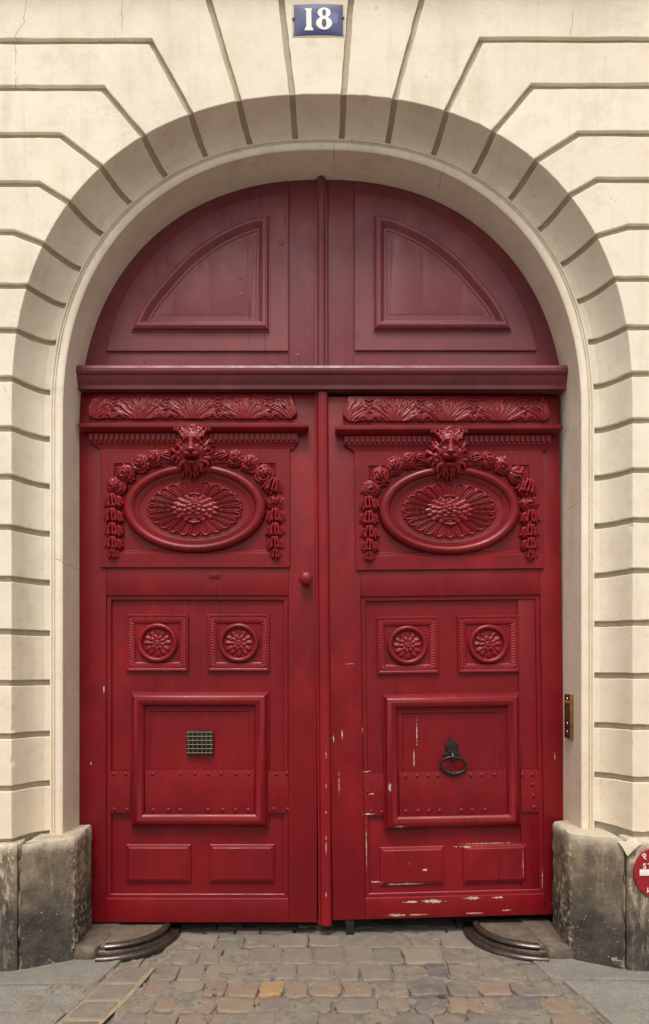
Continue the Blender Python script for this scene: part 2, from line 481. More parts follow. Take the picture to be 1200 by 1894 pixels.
M_STEP = mat_simple('brown_limestone_block', (0.055, 0.043, 0.034, 1), (0.15, 0.112, 0.084, 1), 14, 0.7, 0.006, c=(0.07, 0.055, 0.045, 1))
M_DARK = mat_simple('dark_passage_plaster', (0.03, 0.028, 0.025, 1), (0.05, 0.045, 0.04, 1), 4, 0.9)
M_PLASTER = mat_simple('pale_lime_plaster', (0.46, 0.39, 0.29, 1), (0.64, 0.57, 0.45, 1), 24, 0.8, 0.004)

def mat_speckled(name, a, b, scale, rough, bd, bs, c):
    t = NT(name)
    oi = t.new('ShaderNodeObjectInfo')
    col = t.mix(t.grey(t.noise(scale, 8, 0.72), 0.32, 0.7), a, b)
    col = t.mix(t.grey(t.noise(3.4, 6, .65), .45, .68, 0, .75), col, (0.10, 0.088, 0.075, 1))
    col = t.mix(t.grey(t.noise(95, 5, .75), .48, .62, 0, .65), col, (0.28, 0.265, 0.24, 1))
    col = t.mix(t.grey(t.noise(80, 5, .75, t.mapping((1, 1, 1), (3, 3, 3))), .55, .63, 0, .7), col, c)
    col = t.mix(t.grey(oi.outputs['Random'], 0, 1, 0, .3), col, (0.12, 0.10, 0.08, 1))
    return t.out(col, rough, t.bump(t.noise(70, 6, .7), .8, .004, t.bump(t.noise(9, 4), .5, .01)))

def mat_sett(name, stops, tan):
    t = NT(name)
    oi = t.new('ShaderNodeObjectInfo')
    g = t.tc.outputs['Object']
    col = t.ramp(oi.outputs['Random'], stops)
    nz = t.noise(14, 6, 0.65)
    col = t.mix(t.grey(nz, 0.40, 0.72, 0, 0.6), col, tan)
    col = t.mix(t.grey(t.noise(9, 5, 0.7), 0.55, 0.75, 0, 0.6), col, (0.10, 0.09, 0.085, 1))
    col = t.mix(t.grey(t.noise(120, 3, 0.6), 0.62, 0.72, 0, 0.5), col, (0.34, 0.30, 0.26, 1))
    n = t.bump(t.noise(28, 5, 0.6), 0.6, 0.006)
    n = t.bump(t.noise(150, 3), 0.3, 0.001, n)
    return t.out(col, 0.62, n, spec=0.4)
M_SETT = mat_sett('worn_granite_sett', [(0.0, (0.10, 0.093, 0.088)), (0.3, (0.155, 0.125, 0.103)), (0.6, (0.135, 0.12, 0.107)), (0.85, (0.18, 0.142, 0.112)), (1, (0.075, 0.07, 0.075))], (0.215, 0.175, 0.138, 1))
M_SETT_O = mat_sett('ochre_sandstone_sett', [(0.0, (0.25, 0.15, 0.07)), (1, (0.22, 0.135, 0.07))], (0.28, 0.20, 0.12, 1))
M_SETT_B = mat_sett('pinkish_brown_sett', [(0.0, (0.175, 0.128, 0.094)), (1, (0.16, 0.12, 0.09))], (0.225, 0.172, 0.13, 1))
M_MORTAR = mat_simple('grey_sandy_mortar', (0.105, 0.09, 0.074, 1), (0.20, 0.17, 0.135, 1), 16, 0.9, 0.008, 0.8, c=(0.05, 0.045, 0.04, 1))
M_YMORTAR = mat_simple('ochre_mortar', (0.17, 0.135, 0.09, 1), (0.32, 0.235, 0.135, 1), 9, 0.9, 0.006, 0.6, c=(0.16, 0.14, 0.11, 1))
M_SLAB = mat_speckled('grey_granite_slab', (0.125, 0.118, 0.105, 1), (0.20, 0.185, 0.16, 1), 16, 0.75, 0.003, 0.5, c=(0.12, 0.115, 0.11, 1))
M_GROUND = mat_simple('grey_street_surface', (0.12, 0.105, 0.088, 1), (0.18, 0.155, 0.128, 1), 3, 0.85, 0.006, 0.5)

# ------------------------------------------------------------------ the facade: jambs, hollow splay, voussoirs
YF = -0.38                                                   # face of the wall, metres in front of the door plane
G = 0.019                                                    # depth of the channelled joints
ZC = 2.739                                                   # springing
HALF = 0.0145
A0, B0, N0 = 1.515, 1.517, 2.3
A1, B1, Y1 = 1.397, 1.433, -0.21

def sup(a, b, n, phi):                                       # phi 0 = left springing, pi = right springing
    c, s_ = -math.cos(phi), math.sin(phi)
    return (a * math.copysign(abs(c) ** (2 / n), c), ZC + b * abs(s_) ** (2 / n))

_ph = np.concatenate([np.linspace(0, 0.06, 60) ** 1.0, np.linspace(0.06, math.pi - 0.06, 900)[1:-1], np.linspace(math.pi - 0.06, math.pi, 60)])
_p0 = np.array([sup(A0, B0, N0, p) for p in _ph])
_cum = np.concatenate([[0], np.cumsum(np.sqrt(((_p0[1:] - _p0[:-1]) ** 2).sum(1)))])
LARC = _cum[-1]

def rail(a, b, n, s):
    if s <= 0: return (-a, ZC + s)
    if s >= LARC: return (a, ZC - (s - LARC))
    return sup(a, b, n, float(np.interp(s, _cum, _ph)))

def prof_t(t):
    return (A0 + (A1 - A0) * t, B0 + (B1 - B0) * t, N0 - 0.03 * t, YF + (Y1 - YF) * (1 - (1 - t) ** 1.9))

def surf(s, t):
    a, b, n, y = prof_t(t)
    x, z = rail(a, b, n, s)
    return Vector((x, y, z))

def surf_n(s, t):                                            # pointing into the stone
    e = 0.004
    du = surf(s + e, t) - surf(s - e, t)
    dv = surf(s, min(1, t + e)) - surf(s, max(0, t - e))
    n = du.cross(dv).normalized()
    return -n if n.y < 0 else n

def back_pt(s, t):
    if t <= 0:
        n2 = surf_n(s, 0.0); r = Vector((n2.x, 0, n2.z)); rl = r.length
        return surf(s, 0) + Vector((0, G, 0)) + r.normalized() * (G * (1 - n2.y) / rl)
    return surf(s, t) + surf_n(s, t) * G

TS = [0, 0.06, 0.13, 0.22, 0.33, 0.46, 0.62, 0.8, 1.0]
_ss = np.linspace(-ZC, LARC + ZC, 2600)
_P0px = np.array([(CX + rail(A0, B0, N0, q)[0] * F / (D + YF), HOR - (rail(A0, B0, N0, q)[1] - EYE) * F / (D + YF)) for q in _ss])
_P1px = np.array([(CX + rail(A1, B1, 2.27, q)[0] * F / (D + Y1), HOR - (rail(A1, B1, 2.27, q)[1] - EYE) * F / (D + Y1)) for q in _ss])
def near(P, px, py): return float(_ss[int(np.argmin((P[:, 0] - px) ** 2 + (P[:, 1] - py) ** 2))])

XE = 5.0                                                     # half length of facade built
ZTOP = WZ(-26, D + YF)
FD = D + YF
def fp(px, py): return (WX(px, FD), WZ(py, FD))
JL = [  # outer points..., crossing of the arris, end of the groove   (photo px)
    ([(-9999, 77), (278, 76)], (355, 218), (382, 295)), ([(-9999, 163), (190, 163)], (270, 260), (310, 332)),
    ([(-9999, 251), (112, 250)], (190, 312), (243, 378)), ([(-9999, 341), (72, 340)], (130, 376), (188, 433)),
    ([(-9999, 430), (24, 430)], (76, 449), (141, 494)), ([(-9999, 518)], (40, 526), (108, 562)),
    ([(-9999, 606)], (24, 610), (82, 630)), ([(-9999, 700)], (21, 700), (85, 726)), ([(-9999, 792)], (21, 792), (91, 812)),
    ([(-9999, 883)], (21, 882), (91, 900)), ([(-9999, 977)], (22, 976), (92, 988)), ([(-9999, 1070)], (22, 1070), (92, 1078)),
    ([(-9999, 1169)], (22, 1169), (92, 1172)), ([(-9999, 1264)], (22, 1264), (93, 1263)), ([(-9999, 1363)], (22, 1363), (94, 1357)),
    ([(-9999, 1459)], (22, 1459), (94, 1449)), ([(-9999, 1558)], (22, 1558), (96, 1542))]
KL = [([(378, -26)], (441, 188), (463, 270)), ([(517, -26)], (540, 176), (546, 260))]
KR = [([(651, -26)], (635, 176), (632, 260)), ([(787, -26)], (729, 188), (716, 270))]
JR = [
    ([(9999, 74), (890, 74)], (822, 216), (799, 292)), ([(9999, 159), (985, 159)], (908, 254), (872, 327)),
    ([(9999, 248), (1070, 247)], (986, 304), (938, 373)), ([(9999, 333), (1105, 333)], (1050, 364), (998, 425)),
    ([(9999, 421), (1162, 420)], (1102, 437), (1041, 487)), ([(9999, 512)], (1142, 515), (1073, 556)),
    ([(9999, 603)], (1165, 604), (1095, 631)), ([(9999, 690)], (1169, 691), (1100, 715)), ([(9999, 777)], (1171, 778), (1101, 797)),
    ([(9999, 868)], (1171, 869), (1101, 884)), ([(9999, 961)], (1171, 961), (1101, 973)), ([(9999, 1056)], (1171, 1056), (1101, 1065)),
    ([(9999, 1152)], (1171, 1152), (1101, 1155)), ([(9999, 1251)], (1171, 1251), (1101, 1250)), ([(9999, 1345)], (1171, 1345), (1100, 1341)),
    ([(9999, 1442)], (1171, 1442), (1099, 1434)), ([(9999, 1543)], (1171, 1543), (1098, 1524))]
joints = [(j, 'L') for j in reversed(JL)] + [(j, 'K') for j in KL] + [(j, 'K') for j in KR] + [(j, 'R') for j in JR]

facade = thing('stone_facade', (0, YF, 0), 'cream stuccoed wall with channelled joints and a big round arch round the red doors', 'wall')

def joint_geo(j):
    outer, c, e = j
    pts = []
    for px, py in outer:
        if abs(px) > 9000: pts.append((math.copysign(XE, px), WZ(py, FD)))
        else: pts.append(fp(px, py))
    return pts, near(_P0px, *c), near(_P1px, *e)

def wob(seed, u): return mnoise.noise(Vector((seed * 7.3, u * 9.0, 0.5)))

def front_line(k, side):
    """one lip of joint k in the wall's face: world (x, z) from the outer end to the arris"""
    pts, s0, s1 = JG[k]
    off = side * HALF
    P = [Vector(p) for p in pts]
    endp = surf(s0 + off, 0); end = Vector((endp.x, endp.z))
    P.append(Vector((surf(s0, 0).x, surf(s0, 0).z)))
    out = []
    for i in range(len(P) - 1):
        a = (P[i + 1] - P[i]).normalized(); na = Vector((-a.y, a.x))
        if i == 0: m = na
        else:
            b = (P[i] - P[i - 1]).normalized(); nb = Vector((-b.y, b.x)); m = na + nb; m = m / (m.dot(m) / 2)
        out.append(P[i] + m * off)
    out.append(end)
    res = []
    for i in range(len(out) - 1):
        L = (out[i + 1] - out[i]).length; n = max(1, int(min(L, 2.5) / 0.045))
        a = (out[i + 1] - out[i]).normalized(); na = Vector((-a.y, a.x))
        for q in range(n):
            p = out[i].lerp(out[i + 1], q / n)
            if L > 2.5: p = out[i].lerp(out[i + 1], 1 - (1 - q / n) * min(1, 1.4 / L)) if q else out[i].copy()
            if q or i: p = p + na * (wob(k * 2 + side, p.length * 2.0) * 0.0034 - side * .010 * max(0, wob(k * 5 + side, p.length * 4.1) - .38))
            res.append(p)
    res.append(end)
    return res

JG = [joint_geo(j) for j, _ in joints]
for k in range(len(joints) - 1):
    kindA, kindB = joints[k][1], joints[k + 1][1]
    A = front_line(k, +1); B = front_line(k + 1, -1)
    sA0, sA1 = JG[k][1] + HALF, JG[k][2] + HALF * 1.04; sB0, sB1 = JG[k + 1][1] - HALF, JG[k + 1][2] - HALF * 1.04
    m = max(4, int(abs(sB0 - sA0) / 0.014))
    V = []; Fc = []
    def add(p): V.append(tuple(p)); return len(V) - 1
    rows = []
    for ti, t in enumerate(TS):
        row = []
        for q in range(m + 1):
            u = q / m
            w = 0.0022 * wob(k * 3 + 1, t * 2) if q == 0 else (0.0022 * wob(k * 3 + 2, t * 2) if q == m else 0)
            s_ = (sA0 + (sA1 - sA0) * t) * (1 - u) + (sB0 + (sB1 - sB0) * t) * u + (w if 0 < t < 1 else 0)
            pt = surf(s_, t)
            if t == 0 and 0 < q < m:
                zl = max(0, min(1, (2.2 - pt.z) / 1.6))
                c_ = mnoise.noise(Vector((pt.x * 16, 3.3, pt.z * 16)))
                d_ = .0008 + max(0, c_) * .003 + max(0, c_ - .42) * .05 * (.2 + zl)
                pt = pt + (Vector((0, .0, 0)) + Vector((math.copysign(1, pt.x) if pt.z < ZC else 0, 0, 1 if pt.z >= ZC else 0)) * 1.0) * d_
            row.append((s_, t, add(pt)))
        rows.append(row)
    for i in range(len(TS) - 1):
        for q in range(m):
            Fc.append((rows[i][q][2], rows[i][q + 1][2], rows[i + 1][q + 1][2], rows[i + 1][q][2]))
    fa = [add((p.x, YF, p.y)) for p in A[:-1]]; fb = [add((p.x, YF, p.y)) for p in B[:-1]]
    loop = fa + [r[2] for r in rows[0]] + fb[::-1]
    if kindA == 'L' and kindB == 'K': loop.append(add((-XE, YF, ZTOP)))
    if kindA == 'K' and kindB == 'R': loop.append(add((XE, YF, ZTOP)))
    Fc.append(tuple(loop))
    # lips running down into the joints
    for fl, q in ((fa, 0), (fb, m)):
        chain = list(fl) + [r[q][2] for r in rows]
        deep = [add((V[i][0], YF + G + .001, V[i][2])) for i in fl] + [add(back_pt(r[q][0], r[q][1])) for r in rows]
        for a in range(len(chain) - 1):
            Fc.append((chain[a], chain[a + 1], deep[a + 1], deep[a]))
    mesh_obj('stone_block', V, Fc, M_STUCCO, facade, angle=13, bevel=0.0035, seg=2, bang=24)

# recessed bed behind the joints
rows = []
smp = [q for q in np.concatenate([np.linspace(-ZC, 0, 40)[:-1], np.linspace(0, LARC, 260), np.linspace(LARC, LARC + ZC, 40)[1:]])]
ring_o = []
for q in smp:
    p = back_pt(q, 0)
    dx, dz = p.x, p.z - 1.5
    if q <= 0: ring_o.append((-XE, YF + G, p.z))
    elif q >= LARC: ring_o.append((XE, YF + G, p.z))
    else:
        u = q / LARC                                         # left edge up, along the top, down the right
        za, zb = ZC, ZTOP + 0.3
        if u < 0.3: ring_o.append((-XE, YF + G, za + (zb - za) * u / 0.3))
        elif u > 0.7: ring_o.append((XE, YF + G, zb + (za - zb) * (u - 0.7) / 0.3))
        else: ring_o.append((-XE + 2 * XE * (u - 0.3) / 0.4, YF + G, zb))
rings = [ring_o] + [[back_pt(q, t) for q in smp] for t in TS] + [[surf(q, 1.0) for q in smp]]
v, f = rings_vf(rings, False)
mesh_obj('joint_bed', v, f, M_GROOVE, facade, angle=50)

# moulding round the opening: flat edge, quirk, bead, then the soffit back to the doors
prof = [(A1, .036, 2.27, Y1), (1.3885, .037, 2.27, Y1 - .0005), (1.3850, .038, 2.27, Y1 + .008), (1.3815, .038, 2.27, Y1 + .008), (1.3795, .038, 2.27, Y1 - .002),
        (1.3745, .039, 2.27, Y1 - .003), (1.3725, .039, 2.27, Y1 + .004), (1.3700, .039, 2.27, Y1 + .004), (1.3680, .039, 2.27, Y1 - .004), (1.362, .040, 2.27, Y1 - .012), (1.354, .040, 2.27, Y1 - .016), (1.344, .040, 2.27, Y1 - .0165), (1.3345, .040, 2.27, Y1 - .0145),
        (1.3285, .041, 2.27, Y1 - .0115), (1.3262, .041, 2.26, Y1 - .0085), (1.3206, .051, 2.25, 0.0), (1.3206, .051, 2.25, .14)]
rings = [[(lambda r: (r[0], y, r[1]))(rail(a, a + db, n, q)) for q in smp] for a, db, n, y in prof]
v, f = rings_vf(rings, False)
mesh_obj('arch_moulding', v, f, M_STUCCO, facade, angle=26)

# string course over the arch, just at the top of the picture
v, f = rings_vf([[(-XE, YF + G, ZTOP), (-XE, YF - .012, ZTOP), (-XE, YF - .05, ZTOP + .03), (-XE, YF - .05, ZTOP + .10), (-XE, YF - .10, ZTOP + .14), (-XE, YF - .10, ZTOP + .24), (-XE, YF + G, ZTOP + .26)],
                 [(XE, YF + G, ZTOP), (XE, YF - .012, ZTOP), (XE, YF - .05, ZTOP + .03), (XE, YF - .05, ZTOP + .10), (XE, YF - .10, ZTOP + .14), (XE, YF - .10, ZTOP + .24), (XE, YF + G, ZTOP + .26)]])
mesh_obj('string_course', v, f, M_STUCCO, facade)
box('upper_wall', -XE, XE, YF - 0.003, YF + .3, ZTOP + .262, ZTOP + 3.2, M_STUCCO, facade)

def rough_prism(name, plan, z0, z1, mat, parent, amp=0.0055, step=0.022, closed=False, chip=0.012, seed=1, top_slope=0.0, **k):
    """vertical faces along a plan line (x, y), worn and uneven, with a flat worn top"""
    P = []; corner = []
    n = len(plan)
    segs = n if closed else n - 1
    for i in range(segs):
        a = Vector(plan[i]); b = Vector(plan[(i + 1) % n]); L = (b - a).length; m = max(1, min(60, int(L / step)))
        for q in range(m):
            P.append(a.lerp(b, q / m)); corner.append(min(q, m - q) * L / m)
    if not closed: P.append(Vector(plan[-1])); corner.append(0.0)
    C = Vector((sum(p[0] for p in plan) / n, sum(p[1] for p in plan) / n))
    nz = max(2, int((z1 - z0) / step)); rings = []
    N = len(P)
    nrm = []
    for i in range(N):
        a = P[i - 1] if (i or closed) else P[0]; b = P[(i + 1) % N] if (i < N - 1 or closed) else P[-1]
        t = (b - a).normalized() if (b - a).length else Vector((1, 0)); q = Vector((t.y, -t.x))
        if q.dot(P[i] - C) < 0: q = -q
        nrm.append(q)
    for r in range(nz + 1):
        z = z0 + (z1 - z0) * r / nz; ring = []
        for i in range(N):
            c3 = Vector((P[i].x * 9 + seed, P[i].y * 9, z * 9))
            d = mnoise.noise(c3) * amp + mnoise.noise(c3 * 3.1) * amp * 0.5
            ed = max(0.0, 1 - corner[i] / 0.03) if 0 < i < N - 1 or closed else 0.0
            d -= ed * (0.004 + chip * max(0, mnoise.noise(Vector((i * .1 + seed, 2.2, z * 13)))))
            if r == nz: d -= 0.006
            zz = z + (mnoise.noise(c3 * 1.7) * amp * 1.2 if r == nz else 0)
            ring.append((P[i].x + nrm[i].x * d, P[i].y + nrm[i].y * d, zz))
        rings.append(ring)
    v, f = rings_vf(rings, closed, False)
    k0 = nz * N
    inner = [Vector((v[k0 + i][0], v[k0 + i][1])) - nrm[i] * 0.012 for i in range(N)]
    base = len(v)
    v += [(p.x, p.y, v[k0 + i][2] + 0.005) for i, p in enumerate(inner)]
    for i in range(N if closed else N - 1):
        j = (i + 1) % N
        f.append((k0 + i, k0 + j, base + j, base + i))
    if closed: f.append(tuple(range(base, base + N)))
    else:
        v.append((k.pop('back')[0] if 'back' in k else C.x, 0.1, v[base][2])); f.append(tuple(range(base, base + N)) + (len(v) - 1,))
    return mesh_obj(name, v, f, mat, parent, angle=50, **k)

YP = -0.43
for sd in (-1, 1):
    zt = 0.597 if sd < 0 else 0.622
    # outer plinth stone (in the wall's face), then the splayed one beside the doors
    rough_prism('plinth_stone', [(sd * XE, YP), (sd * 1.467, YP), (sd * 1.464, YP + .09), (sd * 1.468, -.3), (sd * 1.60, -.2), (sd * XE, -.2)], -0.10, zt, M_PLINTH, facade, closed=True, seed=sd * 3, chip=0.022)
    rough_prism('plinth_stone', [(sd * 1.458, -.2), (sd * 1.458, YP + .010), (sd * 1.231, -.308), (sd * 1.241, -.09), (sd * 1.245, -.008), (sd * 1.335, -.008), (sd * 1.40, -.1)], -0.10, zt + .004, M_PLINTH, facade, closed=True, seed=sd * 5 + 1, chip=0.024)
    # mortar in the joint between them
    rough_prism('mortar_joint', [(sd * 1.473, -.36), (sd * 1.468, YP + .016), (sd * 1.459, YP + .020), (sd * 1.45, -.36)], -0.08, zt - .01, M_YMORTAR, facade, closed=True, seed=7, amp=0.008, step=0.012, chip=0.02)
# plaster smeared over the corner of the right plinth
zz = 0.622
pts = [(1.428, YP + .020, zz - .002), (1.448, YP + .008, zz - .034), (1.464, YP - .004, zz - .070), (1.488, YP - .005, zz - .045), (1.512, YP - .005, zz - .024), (1.535, YP - .005, zz - .004)]
v = pts + [(x, y - .006, z) for x, y, z in pts] + [(x, y + .05, z) for x, y, z in pts[:1] + pts[-1:]]
f = [(0, 1, 2, 3, 4, 5)[::-1], (6, 7, 8, 9, 10, 11)] + [(i, (i + 1) % 6, 6 + (i + 1) % 6, 6 + i) for i in range(6)]
mesh_obj('plaster_patch', v, f, M_PLASTER, facade, bevel=0.002)

# ------------------------------------------------------------------ passage behind the doors (dark, seen only through the gap)
v = [(-1.5, .16, -.12), (1.5, .16, -.12), (1.5, 4, -.12), (-1.5, 4, -.12), (-1.5, .16, 4.4), (1.5, .16, 4.4), (1.5, 4, 4.4), (-1.5, 4, 4.4)]
o = mesh_obj('passage_walls', v, [(3, 2, 6, 7), (0, 3, 7, 4), (1, 2, 6, 5), (4, 5, 6, 7)], M_DARK)
o['kind'] = 'structure'
# cheeks closing the space between opening and passage
box('passage_cheek', -1.52, -1.323, .141, .40, -.1, 4.5, M_DARK, facade)
box('passage_cheek', 1.323, 1.52, .141, .40, -.1, 4.5, M_DARK, facade)

# ------------------------------------------------------------------ tympanum over the doors
tym = thing('arched_transom', (0, 0, WZ(679)), 'faded rose red wooden lunette with two quarter-round panels, above the moulded beam', 'transom')
TP = [(243, 617), (254, 588), (267, 565), (283, 543), (301, 522), (320, 500), (339, 481), (361, 462), (385, 445), (408, 431), (431, 420), (450, 412), (470, 406), (500, 402), (500, 617)]
FP = [(197, 651), (207, 611), (222, 569), (240, 534), (262, 502), (290, 470), (322, 440), (356, 415), (393, 394), (432, 378), (480, 367), (533, 361), (533, 651)]
def smooth_path(P, m, keep):
    """Catmull-Rom through P[0..keep], corners kept at the end"""
    A = P[:keep + 1]; out = []
    for i in range(len(A) - 1):
        p0 = A[max(i - 1, 0)]; p1 = A[i]; p2 = A[i + 1]; p3 = A[min(i + 2, len(A) - 1)]
        for q in range(m):
            t = q / m
            out.append(tuple(0.5 * ((2 * p1[c]) + (-p0[c] + p2[c]) * t + (2 * p0[c] - 5 * p1[c] + 4 * p2[c] - p3[c]) * t * t + (-p0[c] + 3 * p1[c] - 3 * p2[c] + p3[c]) * t ** 3) for c in (0, 1)))
    return out + [A[-1]] + list(P[keep + 1:])
HB = 0.0
def quarter_offset(P, o, mir):
    """offset of a quarter-round panel: P = arc points, then top corner side, then the bottom corner; trimmed to the two straight sides"""
    arc_ = P[:-1]; xr = P[-1][0]; yb_ = P[-1][1]; sg_ = -1 if mir else 1
    A = []
    for i in range(len(arc_)):
        a = arc_[max(i - 1, 0)]; b = arc_[min(i + 1, len(arc_) - 1)]
        t_ = Vector((b[0] - a[0], b[1] - a[1])).normalized(); n_ = Vector((-t_.y, t_.x)) * sg_
        A.append(Vector((arc_[i][0] + n_.x * o, arc_[i][1] + n_.y * o)))
    yl, xl = yb_ - o, xr - sg_ * o
    def inside(p): return p.y <= yl and (xl - p.x) * sg_ >= 0
    ins = [i for i in range(len(A)) if inside(A[i])]
    i0, i1 = ins[0], ins[-1]
    def hit(a, b):
        best = None
        for k_ in range(41):
            p = a.lerp(b, k_ / 40)
            if inside(p): best = p
        return best
    lo_ = hit(A[i0], A[i0 - 1]) if i0 > 0 else A[0] + (A[0] - A[1]) * 0
    if i0 > 0: lo_ = Vector((lo_.x, yl))
    hi_ = hit(A[i1], A[i1 + 1]) if i1 < len(A) - 1 else A[-1]
    hi_ = Vector((xl, hi_.y))
    out = []
    for i in range(len(A)):
        out.append(tuple(lo_) if i < i0 else (tuple(hi_) if i > i1 else tuple(A[i])))
    out[0] = (lo_.x, yl); out[-1] = tuple(hi_)
    return out + [(xl, yl)]
# background boards: rim boards on both sides, split by vertical joints
def arch_y(px, inset=0.0):                                   # height of the soffit over a column
    a, b, n = 1.3206 - inset, 1.3716 - inset, 2.25
    x = min(abs(WX(px)), a * 0.9999)
    return ZC + b * (1 - (x / a) ** n) ** (1 / n)
def tall_board(x0, x1, h, name='board', mat=None, n=10):
    zb = WZ(684)
    V = []; top = []
    for i in range(n + 1):
        px = x0 + (x1 - x0) * i / n
        top.append((WX(px), max(zb + .002, arch_y(px, -0.006))))
    P = [(WX(x0), zb)] + top + [(WX(x1), zb)]
    v, f = rings_vf([[(x, .03, z) for x, z in P], [(x, -h, z) for x, z in P]], True, True)
    return mesh_obj(name, v, f, mat or M_TRANSOM, tym, bevel=0.0014)
for x0, x1 in ((140, 534), (534.6, 583), (607, 654), (654.6, 1052)):
    tall_board(x0, x1, HB, n=24)
for mir in (0, 1):
    mx = (lambda P: [(2 * 595.5 - x - (2 if mir else 0), y - 1) for x, y in P]) if mir else (lambda P: P)
    fpth = mx(smooth_path(FP, 4, 11)); tp = mx(smooth_path(TP, 4, 13))
    # frame board with a sharp lower edge
    moulding('frame_board', fpth, [(0, HB - .001), (0, HB + .010), (1.0, HB + .012)], M_TRANSOM, tym)
    pm = [(0, .010), (0.2, .016), (2, .016), (2.6, .022), (5, .034), (9, .041), (13, .040), (17, .030), (20, .018), (21, .016), (23, .017), (25, .016), (26, .011), (28, .013), (31, .012), (33, .007), (35, .005)]
    v, f = rings_vf([[DP(x, y, h_) for x, y in quarter_offset(tp, o_, mir)] for o_, h_ in pm], True)
    mesh_obj('panel_moulding', v, f, M_TRANSOM, tym, angle=28)
    inner = quarter_offset(tp, 33, mir)
    xs_ = sorted(set([min(p[0] for p in inner) - 1, max(p[0] for p in inner) + 1] + ([322, 388, 458] if not mir else [2 * 595.5 - 458 + 60 - 46, 781, 853])))
    # the field: upright boards, clipped by the moulding's inner line
    def top_at(x):
        best = 617
        n_ = len(inner)
        for i in range(n_):
            a, b = inner[i], inner[(i + 1) % n_]
            if (a[0] - x) * (b[0] - x) <= 0 and a[0] != b[0]:
                y = a[1] + (b[1] - a[1]) * (x - a[0]) / (b[0] - a[0]); best = min(best, y)
        return best
    bot = max(p[1] for p in inner)
    xlo, xhi = min(p[0] for p in inner), max(p[0] for p in inner)
    cuts = [xlo] + ([322, 388, 458] if not mir else [720, 781, 853]) + [xhi]
    for a, b in zip(cuts[:-1], cuts[1:]):
        a += 0.7; b -= 0.7; m = 8
        P = [(a, bot + 1)] + [(a + (b - a) * i / m, min(bot, top_at(a + (b - a) * i / m) - 1)) for i in range(m + 1)] + [(b, bot + 1)]
        v, f = rings_vf([[DP(x, y, .0) for x, y in P], [DP(x, y, .0135) for x, y in P]], True, True)
        mesh_obj('panel_board', v, f, M_TRANSOM, tym, bevel=0.0008)
# little wooden plugs in the boards
plug = bpy.data.meshes.new('plug')
bm = bmesh.new(); bmesh.ops.create_uvsphere(bm, u_segments=12, v_segments=6, radius=1); bm.to_mesh(plug); bm.free(); finish(plug, M_TRANSOM, 180)
for px, py, r in ((445, 547, 4.5), (445, 518, 3), (520, 452, 6), (551, 657, 3.5), (268, 668, 2.5), (507, 672, 2.5), (440, 580, 2.5)):
    place('plug', plug, DP(px, py, 0.0135 if px < 500 and py < 610 else (.012 if py < 640 else .0)), tym, scale=(r / S, .0025, r / S))
# mullion bead
P = [(-11.5, 0), (-11.5, .008), (-8, .010), (-7.5, .018), (-6, .028), (-3, .036), (0, .039), (3, .036), (6, .028), (7.5, .018), (8, .010), (11.5, .008), (11.5, 0)]
v, f = rings_vf([[(WX(594 + a), -h, WZ(682)) for a, h in P], [(WX(594 + a), -h, ZC + 1.364) for a, h in P]], False, False)
mesh_obj('mullion', v, f, M_TRANSOM, tym, angle=25)

def xsweep(name, prof_, x0, x1, mat, parent, angle=25):
    P = [(h, z) for h, z in prof_]
    v, f = rings_vf([[(x0, -h, z) for h, z in P], [(x1, -h, z) for h, z in P]], True, True, True)
    return mesh_obj(name, v, f, mat, parent, angle=angle)
xsweep('transom_beam', [(-.03, 3.060), (.070, 3.066), (.084, 3.064), (.094, 3.057), (.098, 3.044), (.096, 3.030), (.088, 3.019), (.076, 3.016), (.074, 3.006), (.070, 2.996), (.062, 2.986), (.054, 2.979), (.050, 2.972), (.050, 2.952), (-.03, 2.952)],
       -1.3195, 1.3195, M_TRANSOM, tym)

